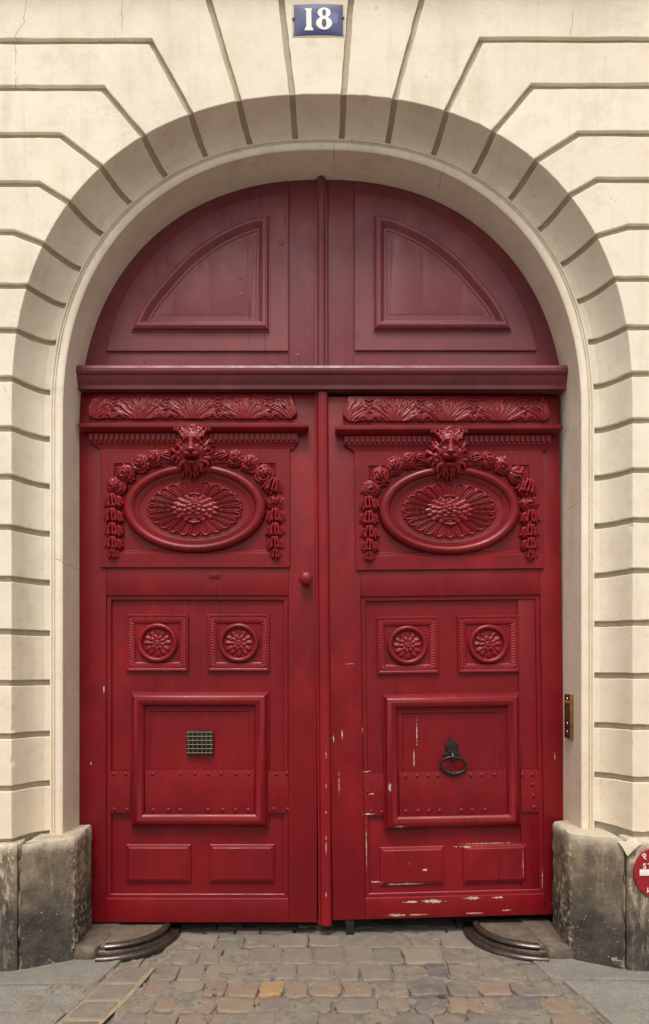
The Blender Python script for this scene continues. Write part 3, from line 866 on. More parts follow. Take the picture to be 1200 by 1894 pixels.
# ------------------------------------------------------------------ carved pieces (shared mesh data, centred)
def lion_mesh(mat):
    R = Relief(-56, 56, -56, 58, 0.8)
    rnd = random.Random(4)
    R.blob(0, 2, 30, 36, 0.030, 0.004)
    # mane: layers of S-shaped locks, back ones first
    for layer, (ra, rb, n, hb) in enumerate(((37, 40, 22, .006), (31, 34, 19, .018), (24, 27, 17, .030))):
        for i in range(n):
            a = 2 * math.pi * (i + 0.5 * layer + rnd.uniform(-.25, .25)) / n
            if layer == 2 and -0.2 < math.cos(a + math.pi / 2) - 0.0 and math.sin(a) > 0.55: pass
            sgn = 1 if math.cos(a) > 0 else -1
            cx0, cy0 = math.cos(a) * ra * 0.62, math.sin(a) * rb * 0.62 + 1
            tx, ty = math.cos(a), math.sin(a)
            nx_, ny_ = -ty * sgn, tx * sgn
            L = rnd.uniform(12, 20)
            pts = []
            for q in range(9):
                u = q / 8
                w = math.sin(u * 5.2 + .4 * (i % 3)) * 6.0 * u ** 0.6
                droop = 5.0 * u * u
                pts.append((cx0 + tx * L * u + nx_ * w, cy0 + ty * L * u + ny_ * w + droop))
            R.stroke(pts, 4.4 - .3 * layer, 1.7, 0.012, hb + .010, hb - .004)
            R.stroke([(x + nx_ * 2.4, y + ny_ * 2.4) for x, y in pts], 1.6, .9, 0.006, hb + .014, hb + .002)
    # rolled curls where the ears are
    for sg in (-1, 1):
        for k_ in range(26):
            u = k_ / 25; a = u * 6.6; r = 8 * (1 - u * .75)
            R.blob(sg * (22 + math.cos(a) * r), -33 - math.sin(a) * r * .9, 3.0, 3.0, .009, .030 + .006 * u)
    for i in range(9):                                        # forelocks
        x = -12 + 3 * i
        R.stroke([(x * .5, -38 + abs(x) * .25), (x * .8, -32), (x * 1.05 + math.sin(i) * 2, -25), (x * 1.0, -20)], 3.2, 1.4, .009, .045, .046)
    for layer in (0, 1):
        for i in range(-5, 6):                                # forelocks tumbling over the brow
            x = i * 3.4 + layer * 1.7; k_ = math.sin(i * 2.3 + layer) * 3
            R.stroke([(x * .75 + 2, -40 + x * x * .035 + (i % 3)), (x * 1.15 + k_ * 1.3, -35 + x * x * .022), (x * 1.15 - k_ * .5, -29 + abs(x) * .15), (x * 1.05 + k_ * .4, -21 + layer * 2 + abs(k_) * .6)], 3.6, 1.5, .012, .022 + .014 * layer, .060 + .003 * layer - abs(x) * .0006)
    # face: flat broad brow, slanting eyes, wide nose and heavy muzzle
    R.blob(0, -3, 19, 21, .024, .040, p=2.4)
    R.blob(0, -19, 13, 9, .010, .054)
    R.blob(0, 12, 13, 9, .020, .048)
    for sg in (-1, 1):
        R.stroke([(sg * 2.5, -17), (sg * 7, -17), (sg * 13, -12.5), (sg * 17, -7)], 3.6, 2.4, .010, .062, .052)   # brow
        R.blob(sg * 13, 2, 6.5, 8, .013, .046)                # cheek
        R.blob(sg * 6.2, 11.5, 7.6, 5.6, .017, .058)          # muzzle pad
        R.stroke([(sg * 17, 2), (sg * 19, 10), (sg * 15, 18), (sg * 18, 27)], 3.6, 1.8, .012, .046, .030)
        R.stroke([(sg * 11, 20), (sg * 12, 28), (sg * 8, 35), (sg * 10, 43)], 3.6, 1.5, .012, .036, .016)
        R.stroke([(sg * 4, 25), (sg * 5, 33), (sg * 2, 40), (sg * 4, 47)], 3.6, 1.4, .012, .034, .012)
    R.stroke([(0, -15), (0, -6), (0, 2)], 4.0, 6.2, .011, .064, .070)
    R.blob(0, 5.0, 8.6, 4.2, .012, .073)                      # nose
    R.blob(0, 24, 7.5, 4.0, .012, .042)                       # chin
    R.dent(0, 18.6, 9.5, 2.5, .034)                           # open mouth
    R.dent(0, 11.5, 0.9, 3.2, .008)
    for sg in (-1, 1):
        R.dent(sg * 9.2, -8.0, 5.4, 3.2, .021)
        R.dent(sg * 4.2, 7.2, 1.9, 1.3, .008)
        R.dent(sg * 15.5, -1, 2, 7, .006)
    for sg in (-1, 1):
        R.blob(sg * 9.2, -7.8, 3.2, 2.0, .006, .049)
        R.stroke([(sg * 4.6, -7.8), (sg * 9.2, -11.0), (sg * 14.2, -6.0)], 1.1, .9, .004, .0540)
        R.stroke([(sg * 5.0, -6.6), (sg * 9.4, -4.8), (sg * 13.6, -5.4)], .9, .8, .003, .0520)
    return R.mesh('lion_head', mat)

def flower_mesh(mat, seed, kind):
    rnd = random.Random(seed)
    R = Relief(-17, 17, -17, 17, 0.75)
    R.blob(0, 0, 13.5, 13.5, .012, .002)
    if kind == 0:                                             # rose bloom
        R.blob(0, 0, 11, 11, .014, .006)
        for i in range(6):                                    # leaf tips poking out between the petals
            a = rnd.uniform(0, 6.28); R.stroke([(5 * math.cos(a), 5 * math.sin(a)), (11 * math.cos(a + .25), 11 * math.sin(a + .25)), (15 * math.cos(a + .1), 15 * math.sin(a + .1))], 2.4, 1.1, .008, .012, .003)
        for ring, (rr, n, hb, wd) in enumerate(((12.0, 7, .004, .62), (8.6, 6, .013, .60), (5.0, 5, .021, .62), (2.2, 3, .027, .8))):
            for i in range(n):
                a = 2 * math.pi * (i + ring * .5 + rnd.uniform(-.45, .45)) / n
                q1 = rr * rnd.uniform(.72, 1.15); wd = wd * rnd.uniform(.75, 1.2)
                arc_ = [(q1 * (1 - .12 * (u_ / wd) ** 2) * math.cos(a + u_) * 1.0, q1 * (1 - .12 * (u_ / wd) ** 2) * math.sin(a + u_)) for u_ in np.linspace(-wd, wd, 7)]
                R.stroke(arc_, 1.5, 1.2, .0062, hb)
                R.stroke([(q1 * .45 * math.cos(a), q1 * .45 * math.sin(a)), (q1 * math.cos(a), q1 * math.sin(a))], .9, 1.2, .004, hb - .001)
                R.dent(q1 * .78 * math.cos(a + wd), q1 * .78 * math.sin(a + wd), 1.1, 1.1, .010)
    else:                                                     # hanging bell of leaves
        R.blob(0, -4, 8, 8, .018, .004)
        for i in (-3, -2, -1, 0, 1, 2, 3):
            tipx = i * 4.4 + rnd.uniform(-.8, .8); tipy = 11 - abs(i) * 2.2 + rnd.uniform(-1.5, 1.5)
            hh_ = .020 - abs(i) * .0035
            R.stroke([(i * 2.0, -11 + abs(i)), (i * 3.6, -5), (i * 4.1, 3), (tipx, tipy)], 2.3, 1.7, .008, hh_, hh_ - .003)
        for i in (-2, 0, 1.6):
            R.stroke([(i * 1.9, -10), (i * 2.9, -2), (i * 2.9 + rnd.uniform(-1, 1), 5)], 1.8, 2.2, .008, .026, .024)
        for i in (-3, -1, 1, 2.6): R.dent(i * 2.2, 1 + rnd.uniform(-2, 2), 1.0, 4.6, .016)
        for i in (-2.2, 0.2, 2.0): R.stroke([(i * 1.9, -7), (i * 2.8, 0), (i * 3.2, 6)], .8, .7, .003, .030)
    return R.mesh('flower', mat)

def rosette_mesh(mat):
    cell = 0.75; rx, ry = 91, 53
    R = Relief(-rx - 1, rx + 1, -ry - 1, ry + 1, cell)
    X, Y = R.X, R.Y
    rho = np.sqrt((X / rx) ** 2 + (Y / ry) ** 2); th = np.arctan2(Y / ry, X / rx)
    n = 24
    H = np.full(X.shape, -1.0)
    # unequal angular pitch so that tips keep an even width round the oval
    u = th / (2 * math.pi) * n
    s_ = (u - np.round(u)) * 2                                # -1..1 across a petal
    e = np.where(rho > .84, np.sqrt(s_ ** 2 + ((rho - .84) / .15) ** 2), np.abs(s_))
    petal = e < 0.97
    rim = np.exp(-((e - .72) / .17) ** 2)
    rib = np.exp(-(s_ / .20) ** 2) * (rho < .86)
    bulge = .30 * np.clip((rho - .35) / .5, 0, 1)
    dart = np.exp(-((np.abs(s_) - 1) / .16) ** 2) * (rho < .97)
    h = .0015 + .0115 * rim + .0040 * rib * (rho > .5) + .006 * bulge * (rho < .92)
    H = np.where((rho < 1) & petal, h, H)
    H = np.where((rho < .96) & ~petal | (dart > .5) & (rho < .955), np.maximum(H, .0035 + .004 * dart), H)
    R.H = H
    rnd = random.Random(9)
    for q0, q1, nn, hb, ph in ((.30, .50, 16, .008, 0), (.22, .39, 12, .013, .5), (.12, .28, 9, .018, .2), (.04, .17, 6, .023, .4)):
        uu = th / (2 * math.pi) * nn + ph
        ss = (uu - np.round(uu)) * 2
        tip = q1 * (1 - .17 * ss ** 2)                        # scalloped outline of the row
        t_ = np.clip((rho - q0 * .4) / (tip - q0 * .4), 0, 1)
        hh_ = hb + .0075 * np.sin(t_ * math.pi * .62) * (1 - .55 * np.abs(ss) ** 3) + .0022 * np.exp(-(ss / .16) ** 2) * t_ - .0035 * np.clip(t_ - .86, 0, 1) / .14
        R.H = np.where(rho < tip, np.maximum(R.H, hh_), R.H)
    R.blob(0, 0, 4.2, 3.6, .009, .030)
    for sg in (-1, 1):
        R.stroke([(-9, sg * 25), (0, sg * 27), (9, sg * 25)], 2.4, 2.4, .009, .012)
    return R.mesh('rosette', mat)

def small_rosette_mesh(mat):
    R = Relief(-28, 28, -28, 28, 0.7)
    R.blob(0, 0, 27, 26, .003, .001)
    rnd = random.Random(3)
    for i in range(12):
        a = 2 * math.pi * (i + rnd.uniform(-.12, .12)) / 12
        q = rnd.uniform(17, 18.8)
        R.blob(q * math.cos(a), q * math.sin(a), 7.6, 4.6, .0075, .002, a + rnd.uniform(-.15, .15))
        R.stroke([((q - 6) * math.cos(a), (q - 6) * math.sin(a)), ((q + 5.5) * math.cos(a), (q + 5.5) * math.sin(a))], .7, .9, .003, .0085)
    for i in range(9):
        a = 2 * math.pi * (i + .4) / 9
        R.blob(10 * math.cos(a), 10 * math.sin(a), 5.6, 3.7, .008, .0055, a)
    R.blob(0, 0, 5.4, 5.4, .007, .009)
    R.dent(0, 0, 1.6, 1.6, .005)
    for i in range(7):
        a = 2 * math.pi * i / 7; R.blob(3.6 * math.cos(a), 3.6 * math.sin(a), 1.2, 1.2, .003, .0135)
    return R.mesh('small_rosette', mat)

def frieze_mesh(mat):
    W_, Hh = 192, 25
    R = Relief(-W_ - 1, W_ + 1, -Hh - 1, Hh + 1, 0.8)
    X, Y = R.X, R.Y
    edge = W_ - np.where(Y < 10, (10 - Y) * .28, (Y - 10) ** 2 * .05)
    inside = (np.abs(X) < edge) & (np.abs(Y) < Hh)
    yy = (Y + Hh) / (2 * Hh)                                  # 0 top, 1 bottom
    cyma = .010 + .020 * np.sin(np.clip(yy, 0, 1) * math.pi * .62) ** 1.2
    R.H = np.full(X.shape, -1.0)
    rnd = random.Random(12)
    unit = 2 * W_ / 4
    for k in range(-1, 5):
        cx = -W_ + unit * k
        # tall spray of flame-like fronds
        for layer, (n_, hb, rad) in enumerate(((30, .002, 1.6), (22, .005, 1.35), (9, .009, 1.2))):
            for i in range(n_):
                a = (i + .5 * layer) / (n_ - 1) * 2 - 1
                x0 = cx + a * 14 + rnd.uniform(-1.5, 1.5)
                top = -22 + abs(a) ** 1.5 * 18 + rnd.uniform(-2, 7) + layer * 5
                lean = a * unit * (.45 - .07 * layer) + rnd.uniform(-4, 4)
                wv = rnd.uniform(-2.5, 2.5)
                pts = [(x0, 25), (x0 + lean * .25 + wv, 25 - (25 - top) * .35), (x0 + lean * .6 - wv, 25 - (25 - top) * .7), (x0 + lean, top), (x0 + lean + (2.2 if a > 0 else -2.2), top + 2.5)]
                R.stroke(pts, rad * 1.2, rad * .8, .0042, hb * .6, hb * .6 + .002)
        # husk between the sprays with curled leaves at its foot
        c2 = cx + unit / 2
        for sg in (-1, 1):
            for q in range(4):
                a = q / 3
                pts = [(c2 + sg * 2, 24), (c2 + sg * (4 + 5 * a), 15 + 2 * a), (c2 + sg * (8 + 9 * a), 11 + 6 * a), (c2 + sg * (11 + 10 * a), 15 + 6 * a), (c2 + sg * (9 + 8 * a), 18 + 4 * a)]
                R.stroke(pts, 1.6, 1.1, .006, .006, .007)
            for q in range(3):
                pts = [(c2 + sg * 1, 2 - 8 * q), (c2 + sg * (5 + q), -3 - 7 * q), (c2 + sg * (9 - q), -1 - 7 * q)]
                R.stroke(pts, 1.5, 1.0, .006, .006)
        R.blob(c2, 4, 3.6, 5.5, .008, .002); R.blob(c2, -6, 3.0, 4, .009, .002); R.blob(c2, -15, 2.6, 5, .007, .002)
        for sg in (-1, 1): R.dent(c2 + sg * 6, 3, 3.0, 2.2, .009); R.dent(c2 + sg * 7, -8, 3.0, 2.2, .009)
    R.H = np.where(inside, np.maximum(R.H, 0.0012) + cyma, -1.0)
    return R.mesh('acanthus_frieze', mat)

def dome_mesh(mat, name='rivet'):
    me = bpy.data.meshes.new(name); bm = bmesh.new()
    bmesh.ops.create_uvsphere(bm, u_segments=14, v_segments=8, radius=1)
    bm.to_mesh(me); bm.free(); return finish(me, mat, 180)

def box_mesh(name, sx, sy, sz, mat, bev=.0006):
    me = bpy.data.meshes.new(name); v, f = box_vf(-sx / 2, sx / 2, -sy / 2, sy / 2, -sz / 2, sz / 2)
    me.from_pydata(v, [], f); bm = bmesh.new(); bm.from_mesh(me)
    bmesh.ops.bevel(bm, geom=bm.edges[:], offset=bev, segments=1, affect='EDGES'); bm.to_mesh(me); bm.free()
    return finish(me, mat, 30)

# ------------------------------------------------------------------ a door leaf
def make_leaf(right):
    M = M_RED_R if right else M_RED
    if right:
        t = thing('door_leaf', (XR, 0, 0), 'red carved door leaf with iron ring knocker and chipped paint, standing slightly askew', 'door leaf', 'pair of carved red carriage doors')
        u, lo = 474, 465
        xL, xR_, rl, rr, rt, rb, bot = 608, 1043, 668, 1003, 1098, 1656, 1694
    else:
        t = thing('door_leaf', (WX(145), 0, 0), 'red carved door leaf with round knob, small square grille and centre bead', 'door leaf', 'pair of carved red carriage doors')
        u, lo = 0, 0
        xL, xR_, rl, rr, rt, rb, bot = 140, 586, 196, 533, 1101, 1663, 1706
    ub = 0.045                                                # leaf thickness behind its face
    def bx(name, x0, x1, y0, y1, h0, h1, bev=.0018, **k):
        return box(name, WX(x0), WX(x1), -h1, -h0, WZ(y1), WZ(y0), M, t, bevel=bev, **k)
    g = 0.35
    bx('stile', xL, rl - g, 729, bot, -ub, 0)
    bx('stile', rr + g, xR_, 729, bot, -ub, 0)
    bx('top_rail', rl, rr, 729, 833, -ub, -.0006)
    bx('lock_rail', rl, rr, 1046, rt, -ub, -.0006)
    bx('bottom_rail', rl, rr, rb, bot, -ub, -.0006)
    bx('backing_board', rl, rr, 834, 1045, -ub, -.006, bev=0)
    rd = -.024
    # lower field, framed by a small step
    bx('lower_field', rl, rr, rt + .5, rb - .5, -ub, rd, bev=0)
    moulding('field_edge', rect(rl, rt, rr, rb), [(0, .0), (0.6, -.002), (1.2, -.008), (7.5, -.0085), (8.5, -.011), (8.8, rd)], M, t, cap=False)
    if right: bx('edge_strip', 962, rr - 9, rt + 3, rb - 3, rd, -.014)

    # frieze, little cornice, dentils
    place('acanthus_frieze', SH['frieze', right], DP(357 + u + (1 if right else 0), 754, .0), t)
    lv = [(778, 167, 550, -.01), (778, 167, 550, .020), (788.5, 167, 550, .022), (789.5, 150, 566, .058), (791, 148, 568, .062), (796, 148, 568, .062), (798, 150, 566, .058), (801, 155, 560, .042),
          (804.2, 161, 553, .028), (804.6, 164, 548, .022), (819.5, 164, 548, .022), (820.2, 166, 547, .020), (823, 170, 545, .015), (828, 178, 541, .013), (832, 183, 540, .010), (833, 184, 539, -.01)]
    du = u + 3
    rings = [[(WX(a + du), .01, WZ(y)), (WX(a + du), -h, WZ(y)), (WX(b + du), -h, WZ(y)), (WX(b + du), .01, WZ(y))] for y, a, b, h in lv]
    if right:                                                 # the right end dies into the jamb side
        rings = [[(min(p[0], WX(1042)), p[1], p[2]) for p in r] for r in rings]
    v, f = rings_vf(rings, False)
    cor = mesh_obj('cornice', v, f, M, t, angle=25)
    nd = 40
    for i in range(nd):
        x = 168.5 + i * 9.55 + du
        place('dentil', SH['dentil', right], DP(x, 811.3, .027), cor)

    # upper panel
    pb = rect(186 + u, 832, 536 + u, 1050)
    ringp = [(0, -.003), (0, .010), (.6, .0115), (25.5, .0115), (26, .010), (27.5, .004), (29.5, .0035), (30, .001), (31.5, .001), (33, -.004)]
    up = moulding('upper_panel', pb, ringp, M, t)
    cx, cy = 360.5 + u, 941
    NE = 120
    def ell(k_): return [(cx + (132 - 37 * k_) * math.cos(2 * math.pi * i / NE), cy + (82 - 27 * k_) * math.sin(2 * math.pi * i / NE)) for i in range(NE)]
    op = [(0, -.005), (0, .004), (.03, .014), (.10, .024), (.20, .0305), (.31, .0325), (.42, .030), (.52, .023), (.57, .015), (.60, .0115), (.63, .0115), (.645, .0135), (.70, .0135), (.72, .009), (.75, .0085), (.765, .0105), (.81, .0105), (.83, .0055), (1.0, .0025), (1.3, .0005)]
    rings = [[DP(x, y, h + .003) for x, y in ell(k_)] for k_, h in op]
    v, f = rings_vf(rings, True, True)
    med = mesh_obj('oval_medallion', v, f, M, t, angle=40)
    place('rosette', SH['rosette', right], DP(cx, cy, .0028), med)
    place('lion_head', SH['lion', right], DP(358.5 + u, 836, .018), t, scale=(1.06, 1.1, 1.06))
    for sg in (-1, 1):
        pts = [(74, 849), (101, 859), (128, 878), (145, 902), (149, 930), (150, 957), (149, 983), (149, 1007), (150, 1026)]
        stem = [(30, 842), (52, 844)] + pts
        path = [Vector(DP(cx + sg * a, b, .008)) for a, b in stem]
        v, f = tube_vf(path, .012, 8)
        gar = mesh_obj('garland', v, f, M, t, angle=60)
        place('flower', SH['bell', right, 1], DP(cx + sg * 50, 845, .004), gar, rot=(0, sg * 1.35, 0), scale=(.85, .9, 1.0))
        for i, (a, b) in enumerate(pts):
            sc = [1.0, 1.08, 1.12, 1.12, 1.05, 1.05, 1.0, .95, .72][i]
            rot = [0.9, .8, .6, .3, .1, 0, 0, 0, 0][i]
            key = ('rose', right, (i * 2 + (sg > 0)) % 3) if i in (0, 1, 2, 4 if sg > 0 else 3) else ('bell', right, (i + (sg > 0)) % 3)
            place('flower', SH[key], DP(cx + sg * a, b, .006), gar, rot=(0, sg * rot, 0), scale=(sc * 1.24, sc * 1.2, sc * 1.16))

    # lock rail ironmongery
    if not right:
        lp = box('lock_plate', WX(386), WX(408), -.003, 0, WZ(1070), WZ(1058), M, t, bevel=.001)
        box('keyhole_cover', WX(393), WX(402), -.007, -.003, WZ(1067), WZ(1061), M, lp, bevel=.0015)
        v = []; P = [(0, .0), (9.5, .0), (9.5, .004), (6, .008), (5.5, .018), (9, .023), (12, .030), (12.8, .038), (11.5, .046), (7, .053), (2.5, .056), (.2, .0565)]
        rings = [[DP(566 + r * math.cos(2 * math.pi * i / 24), 1072 + r * math.sin(2 * math.pi * i / 24), h) for i in range(24)] for r, h in P[1:]]
        v, f = rings_vf(rings, True, True)
        mesh_obj('door_knob', v, f, M, t, angle=40)

    # square rosette panels
    for x0 in (232, 383):
        x0 += lo; x1 = x0 + 115; y0, y1 = 1136, 1242
        prof_ = [(0, rd), (0, -.012), (1, -.009), (3, -.0085), (5, -.011), (6, -.0135), (7.5, -.012), (9.5, -.0115), (15, -.0165), (16, -.018), (17.5, -.0225)]
        sp = moulding('square_panel', rect(x0, y0, x1, y1), prof_, M, t)
        mx_, my_ = x0 + 57.5, y0 + 53
        Np = 64
        cp = [(-.5, rd), (-.5, -.014), (.8, -.006), (3.2, -.0015), (5.6, -.0015), (8.0, -.006), (9.4, -.013), (10, -.020)]
        rings = [[DP(mx_ + (37.5 - o) * math.cos(2 * math.pi * i / Np), my_ + (36.5 - o) * math.sin(2 * math.pi * i / Np), h) for i in range(Np)] for o, h in cp]
        v, f = rings_vf(rings, True, True)
        mesh_obj('round_frame', v, f, M, sp, angle=60)
        place('small_rosette', SH['small', right], DP(mx_, my_, -.021), sp)
        # carved leaf-and-tongue border
        R = Relief(-58, 58, -54, 54, 1.0)
        for q in range(-9, 10):
            for sy in (-1, 1):
                R.stroke([(q * 5.1 - 1, sy * (53 - 7)), (q * 5.1 + 1.2, sy * (53 - 14))], 2.1, 1.2, .0042, .0010)
        for q in range(-8, 9):
            for sx_ in (-1, 1):
                R.stroke([(sx_ * (57.5 - 7), q * 5.1 - 1), (sx_ * (57.5 - 14), q * 5.1 + 1.2)], 2.1, 1.2, .0042, .0010)
        key = ('border', right)
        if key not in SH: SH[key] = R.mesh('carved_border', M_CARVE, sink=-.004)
        place('carved_border', SH[key], DP(mx_, my_, -.0155), sp)

    # big moulded panel
    bp = rect(241 + lo, 1280, 497 + lo, 1531)
    prof_ = [(0, rd), (.1, -.010), (1.2, -.006), (2.4, -.0055), (3.2, .002), (6, .014), (10, .023), (15, .027), (20, .023), (24, .013), (26.5, .004), (27.2, -.002), (30, -.002), (31, -.006), (33, -.005), (35, -.0055), (36.5, -.010)]
    moulding('moulded_panel', bp, prof_, M, t, angle=28)
    # studded iron kick plates, painted over
    def plate(x0, x1, y0, y1, h, rows_):
        p = bx('kick_plate', x0 + lo, x1 + lo, y0, y1, h - .012, h, bev=.0012)
        for (px, py, r) in rows_:
            place('rivet', SH['rivet', right], DP(px + lo, py, h), p, scale=(r * .88 / S, .006, r * .88 / S))
    if right:
        plate(269, 469, 1423, 1505, .0085, [(x, 1431, 4.0) for x in (281, 302, 323, 341, 402, 423, 447)] + [(x, 1496, 4.6) for x in (281, 303, 323, 343, 384, 404, 428)])
        plate(201, 241, 1426, 1503, -.005, [(216, 1495, 3.6), (236, 1497, 3.6), (211, 1458, 4)])
        plate(497, 531, 1424, 1503, -.003, [(500, 1433, 4), (519, 1433, 4.4), (519, 1452, 4), (520, 1472, 4), (521, 1494, 4.6)])
    else:
        plate(269, 470, 1424, 1505, .0085, [(x, 1431, 3.6) for x in (283, 334, 361, 386, 409, 436, 460)] + [(x, 1498, 4.8) for x in (284, 312, 334, 385, 412, 436, 459)])
        plate(201, 241, 1427, 1504, -.003, [(210, 1432, 4), (232, 1432, 4), (211, 1497, 4.2), (234, 1498, 4.2)])
        plate(496, 536, 1427, 1504, -.003, [(511, 1432, 4), (530, 1431, 4), (506, 1497, 4.6), (532, 1497, 4)])
    # low raised panels
    for x0, x1 in ((232, 352), (387, 507)):
        moulding('raised_panel', rect(x0 + lo, 1563, x1 + lo, 1634), [(0, rd), (0, -.016), (1, -.013), (6, -.008), (6.6, -.0065), (7, -.0065)], M, t, angle=20)

    if right:
        # wrought iron ring knocker
        kx, ky = 833, 1404
        E = [(kx - 4, ky - 40), (kx, ky - 44), (kx + 4, ky - 40), (kx + 6, ky - 33), (kx + 13, ky - 31), (kx + 13, ky - 25), (kx + 7, ky - 22), (kx + 9, ky - 16), (kx + 16, ky - 13), (kx + 16, ky - 8), (kx - 16, ky - 8), (kx - 16, ky - 13), (kx - 9, ky - 16), (kx - 7, ky - 22), (kx - 13, ky - 25), (kx - 13, ky - 31), (kx - 6, ky - 33)]
        v, f = rings_vf([[DP(x, y, -.006) for x, y in E], [DP(x, y, .007) for x, y in E]], True, True)
        org_m = mesh_obj('knocker_plate', v, f, M_BLACK, t, bevel=.0015, label='black iron cross-shaped plate')
        bpth = [DP(kx, ky - 12, .004), DP(kx, ky - 12, .022), DP(kx, ky - 8, .030), DP(kx, ky - 3, .028), DP(kx, ky - 1, .018)]
        v, f = tube_vf(bpth, .010, 10); mesh_obj('staple', v, f, M_BLACK, org_m)
        pth = [DP(kx + 1 + 23.5 * math.cos(a), ky + 8 + 15.5 * math.sin(a) + 1.5 * math.cos(a), .020 - .004 * math.sin(a)) for a in [2 * math.pi * i / 40 for i in range(40)]]
        tp_ = [1 + .35 * max(0, math.sin(2 * math.pi * i / 40)) ** 2 for i in range(40)]
        v, f = tube_vf(pth, .0075, 10, True, tp_); a_ = (v, f)
        rg = [[DP(kx + 2 + r * math.cos(2 * math.pi * i / 12), ky + 25 + w, .018) for i in range(1)] for r, w in ()]
        mesh_obj('knocker_ring', v, f, M_BLACK, t, angle=60, label='black iron oval ring')
        place('knocker_boss', SH['iron_ball'], DP(kx + 1, ky + 24, .019), t, scale=(.014, .013, .014))
        box('drop_bolt', WX(632), WX(647), .005, .03, .02, .10, M_BLACK, t, bevel=.003)
    else:
        # meeting bead on the left leaf
        P = [(-12, -.03), (-12, .010), (-9, .0125), (-8.6, .019), (-6, .030), (-1, .036), (6, .0365), (10, .031), (12.5, .020), (13, -.03)]
        v, f = rings_vf([[(WX(597 + a - 3 + 0.0), -h, WZ(729)) for a, h in P], [(WX(597 + a + 4), -h, WZ(1708)) for a, h in P]], False)
        mesh_obj('meeting_bead', v, f, M_BEAD, t, angle=28, label='rounded cover bead with knocked edges')
        # cast grille
        gp = box('grille', WX(345), WX(395), -.008, -.0, WZ(1396), WZ(1350), M_BLACK, t, bevel=.0015, label='small square bronze lattice grille')  # flat black plate; shade of the lattice holes is put into its colour
        bars = []
        for i in range(6):
            x = 349.5 + i * 8.2
            bars.append(tube_vf([DP(x, 1351, .011), DP(x, 1373, .0125), DP(x, 1395, .011)], .0040, 8))
        for i in range(6):
            y = 1354 + i * 7.6
            bars.append(tube_vf([DP(346, y, .015), DP(370, y, .0165), DP(394, y, .015)], .0030, 8))
        v, f = join_vf(bars)
        mesh_obj('lattice', v, f, M_BRONZE, gp, angle=60)
    return t

M_BEAD = mat_red('red_bead_paint', (0.21, 0.0050, 0.0095, 1), RED_W, [(WX(603) - WX(145), WZ(y), 1.6 / S, r / S) for y, r in ((1322, 5), (1451, 4), (1560, 26), (1650, 6), (1500, 4), (1395, 8))], 0.045)
SH = {'iron_ball': dome_mesh(M_BLACK, 'knocker_boss')}
for right, M in ((False, M_RED), (True, M_RED_R)):
    SH['dentil', right] = box_mesh('dentil', 5.6 / S, .012, 11 / S, M)
    SH['rivet', right] = dome_mesh(M)
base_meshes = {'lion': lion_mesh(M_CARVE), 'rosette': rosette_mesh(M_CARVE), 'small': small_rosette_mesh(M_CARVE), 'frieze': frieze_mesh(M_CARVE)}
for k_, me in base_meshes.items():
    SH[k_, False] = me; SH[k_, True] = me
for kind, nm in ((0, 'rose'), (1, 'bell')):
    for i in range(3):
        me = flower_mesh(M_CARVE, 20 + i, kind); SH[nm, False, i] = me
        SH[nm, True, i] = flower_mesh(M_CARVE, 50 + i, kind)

left = make_leaf(False)
rightl = make_leaf(True)
# the right leaf has sagged on its hinges and stands a touch ajar
piv = Vector((XR, 0, ZM))
Rm = Matrix.Translation(Vector((0, .026, 0))) @ Matrix.Translation(piv) @ Matrix.Rotation(math.radians(1.75), 4, 'Z') @ Matrix.Rotation(math.radians(-0.85), 4, 'Y') @ Matrix.Translation(-piv)
rightl.matrix_world = Rm @ Matrix.Translation(Vector((XR, 0, 0)))

# ------------------------------------------------------------------ house number
py0 = YF - .002
pl = thing('house_number_plaque', (WX(588, FD), YF, WZ(67, FD)), 'blue enamel plaque with white number 18, over the arch', 'number plaque')
def enamel():
    t = NT('blue_enamel')
    nz = t.noise(26, 3, 0.5)
    col = t.mix(nz, (0.009, 0.013, 0.105, 1), (0.014, 0.022, 0.165, 1))
    # reflected highlight on the right part, put into the colour as paler blue
    sp = t.spots([(.078, .085, .034, .05)], 1.4, t.noise(14, 3))
    col = t.mix(t.math('MULTIPLY', sp, .8), col, (0.09, 0.12, 0.36, 1))
    return t.out(col, 0.45, t.bump(t.noise(18, 2), .3, .004), spec=0.3)
M_ENAMEL = enamel()
M_WHITE = mat_simple('white_enamel', (0.70, 0.69, 0.66, 1), (0.78, 0.77, 0.75, 1), 20, 0.3, .0003)
M_RUST = mat_simple('rusty_edge', (0.22, 0.13, 0.08, 1), (0.35, 0.25, 0.17, 1), 60, 0.8)
x0, x1, z0, z1 = WX(543.5, FD), WX(634, FD), WZ(67, FD), WZ(10.5, FD)
nx_, nz_ = 18, 12
def plate_pt(u, w, off):
    x = x0 + (x1 - x0) * u; z = z0 + (z1 - z0) * w + .0045 * math.sin(u * math.pi)
    bulge = .0035 * (1 - (2 * u - 1) ** 4) * (1 - (2 * w - 1) ** 4)
    return (x, YF - .003 - bulge - off, z)
v = [plate_pt(i / nx_, j / nz_, .001) for j in range(nz_ + 1) for i in range(nx_ + 1)]
f = [(j * (nx_ + 1) + i, j * (nx_ + 1) + i + 1, (j + 1) * (nx_ + 1) + i + 1, (j + 1) * (nx_ + 1) + i) for j in range(nz_) for i in range(nx_)]
b = [i for i in range(nx_ + 1)] + [(j + 1) * (nx_ + 1) - 1 for j in range(1, nz_ + 1)] + [nz_ * (nx_ + 1) + i for i in range(nx_ - 1, -1, -1)] + [j * (nx_ + 1) for j in range(nz_ - 1, 0, -1)]
k0 = len(v); v += [(v[i][0], YF + .001, v[i][2]) for i in b]
f += [(b[i], b[(i + 1) % len(b)], k0 + (i + 1) % len(b), k0 + i) for i in range(len(b))]
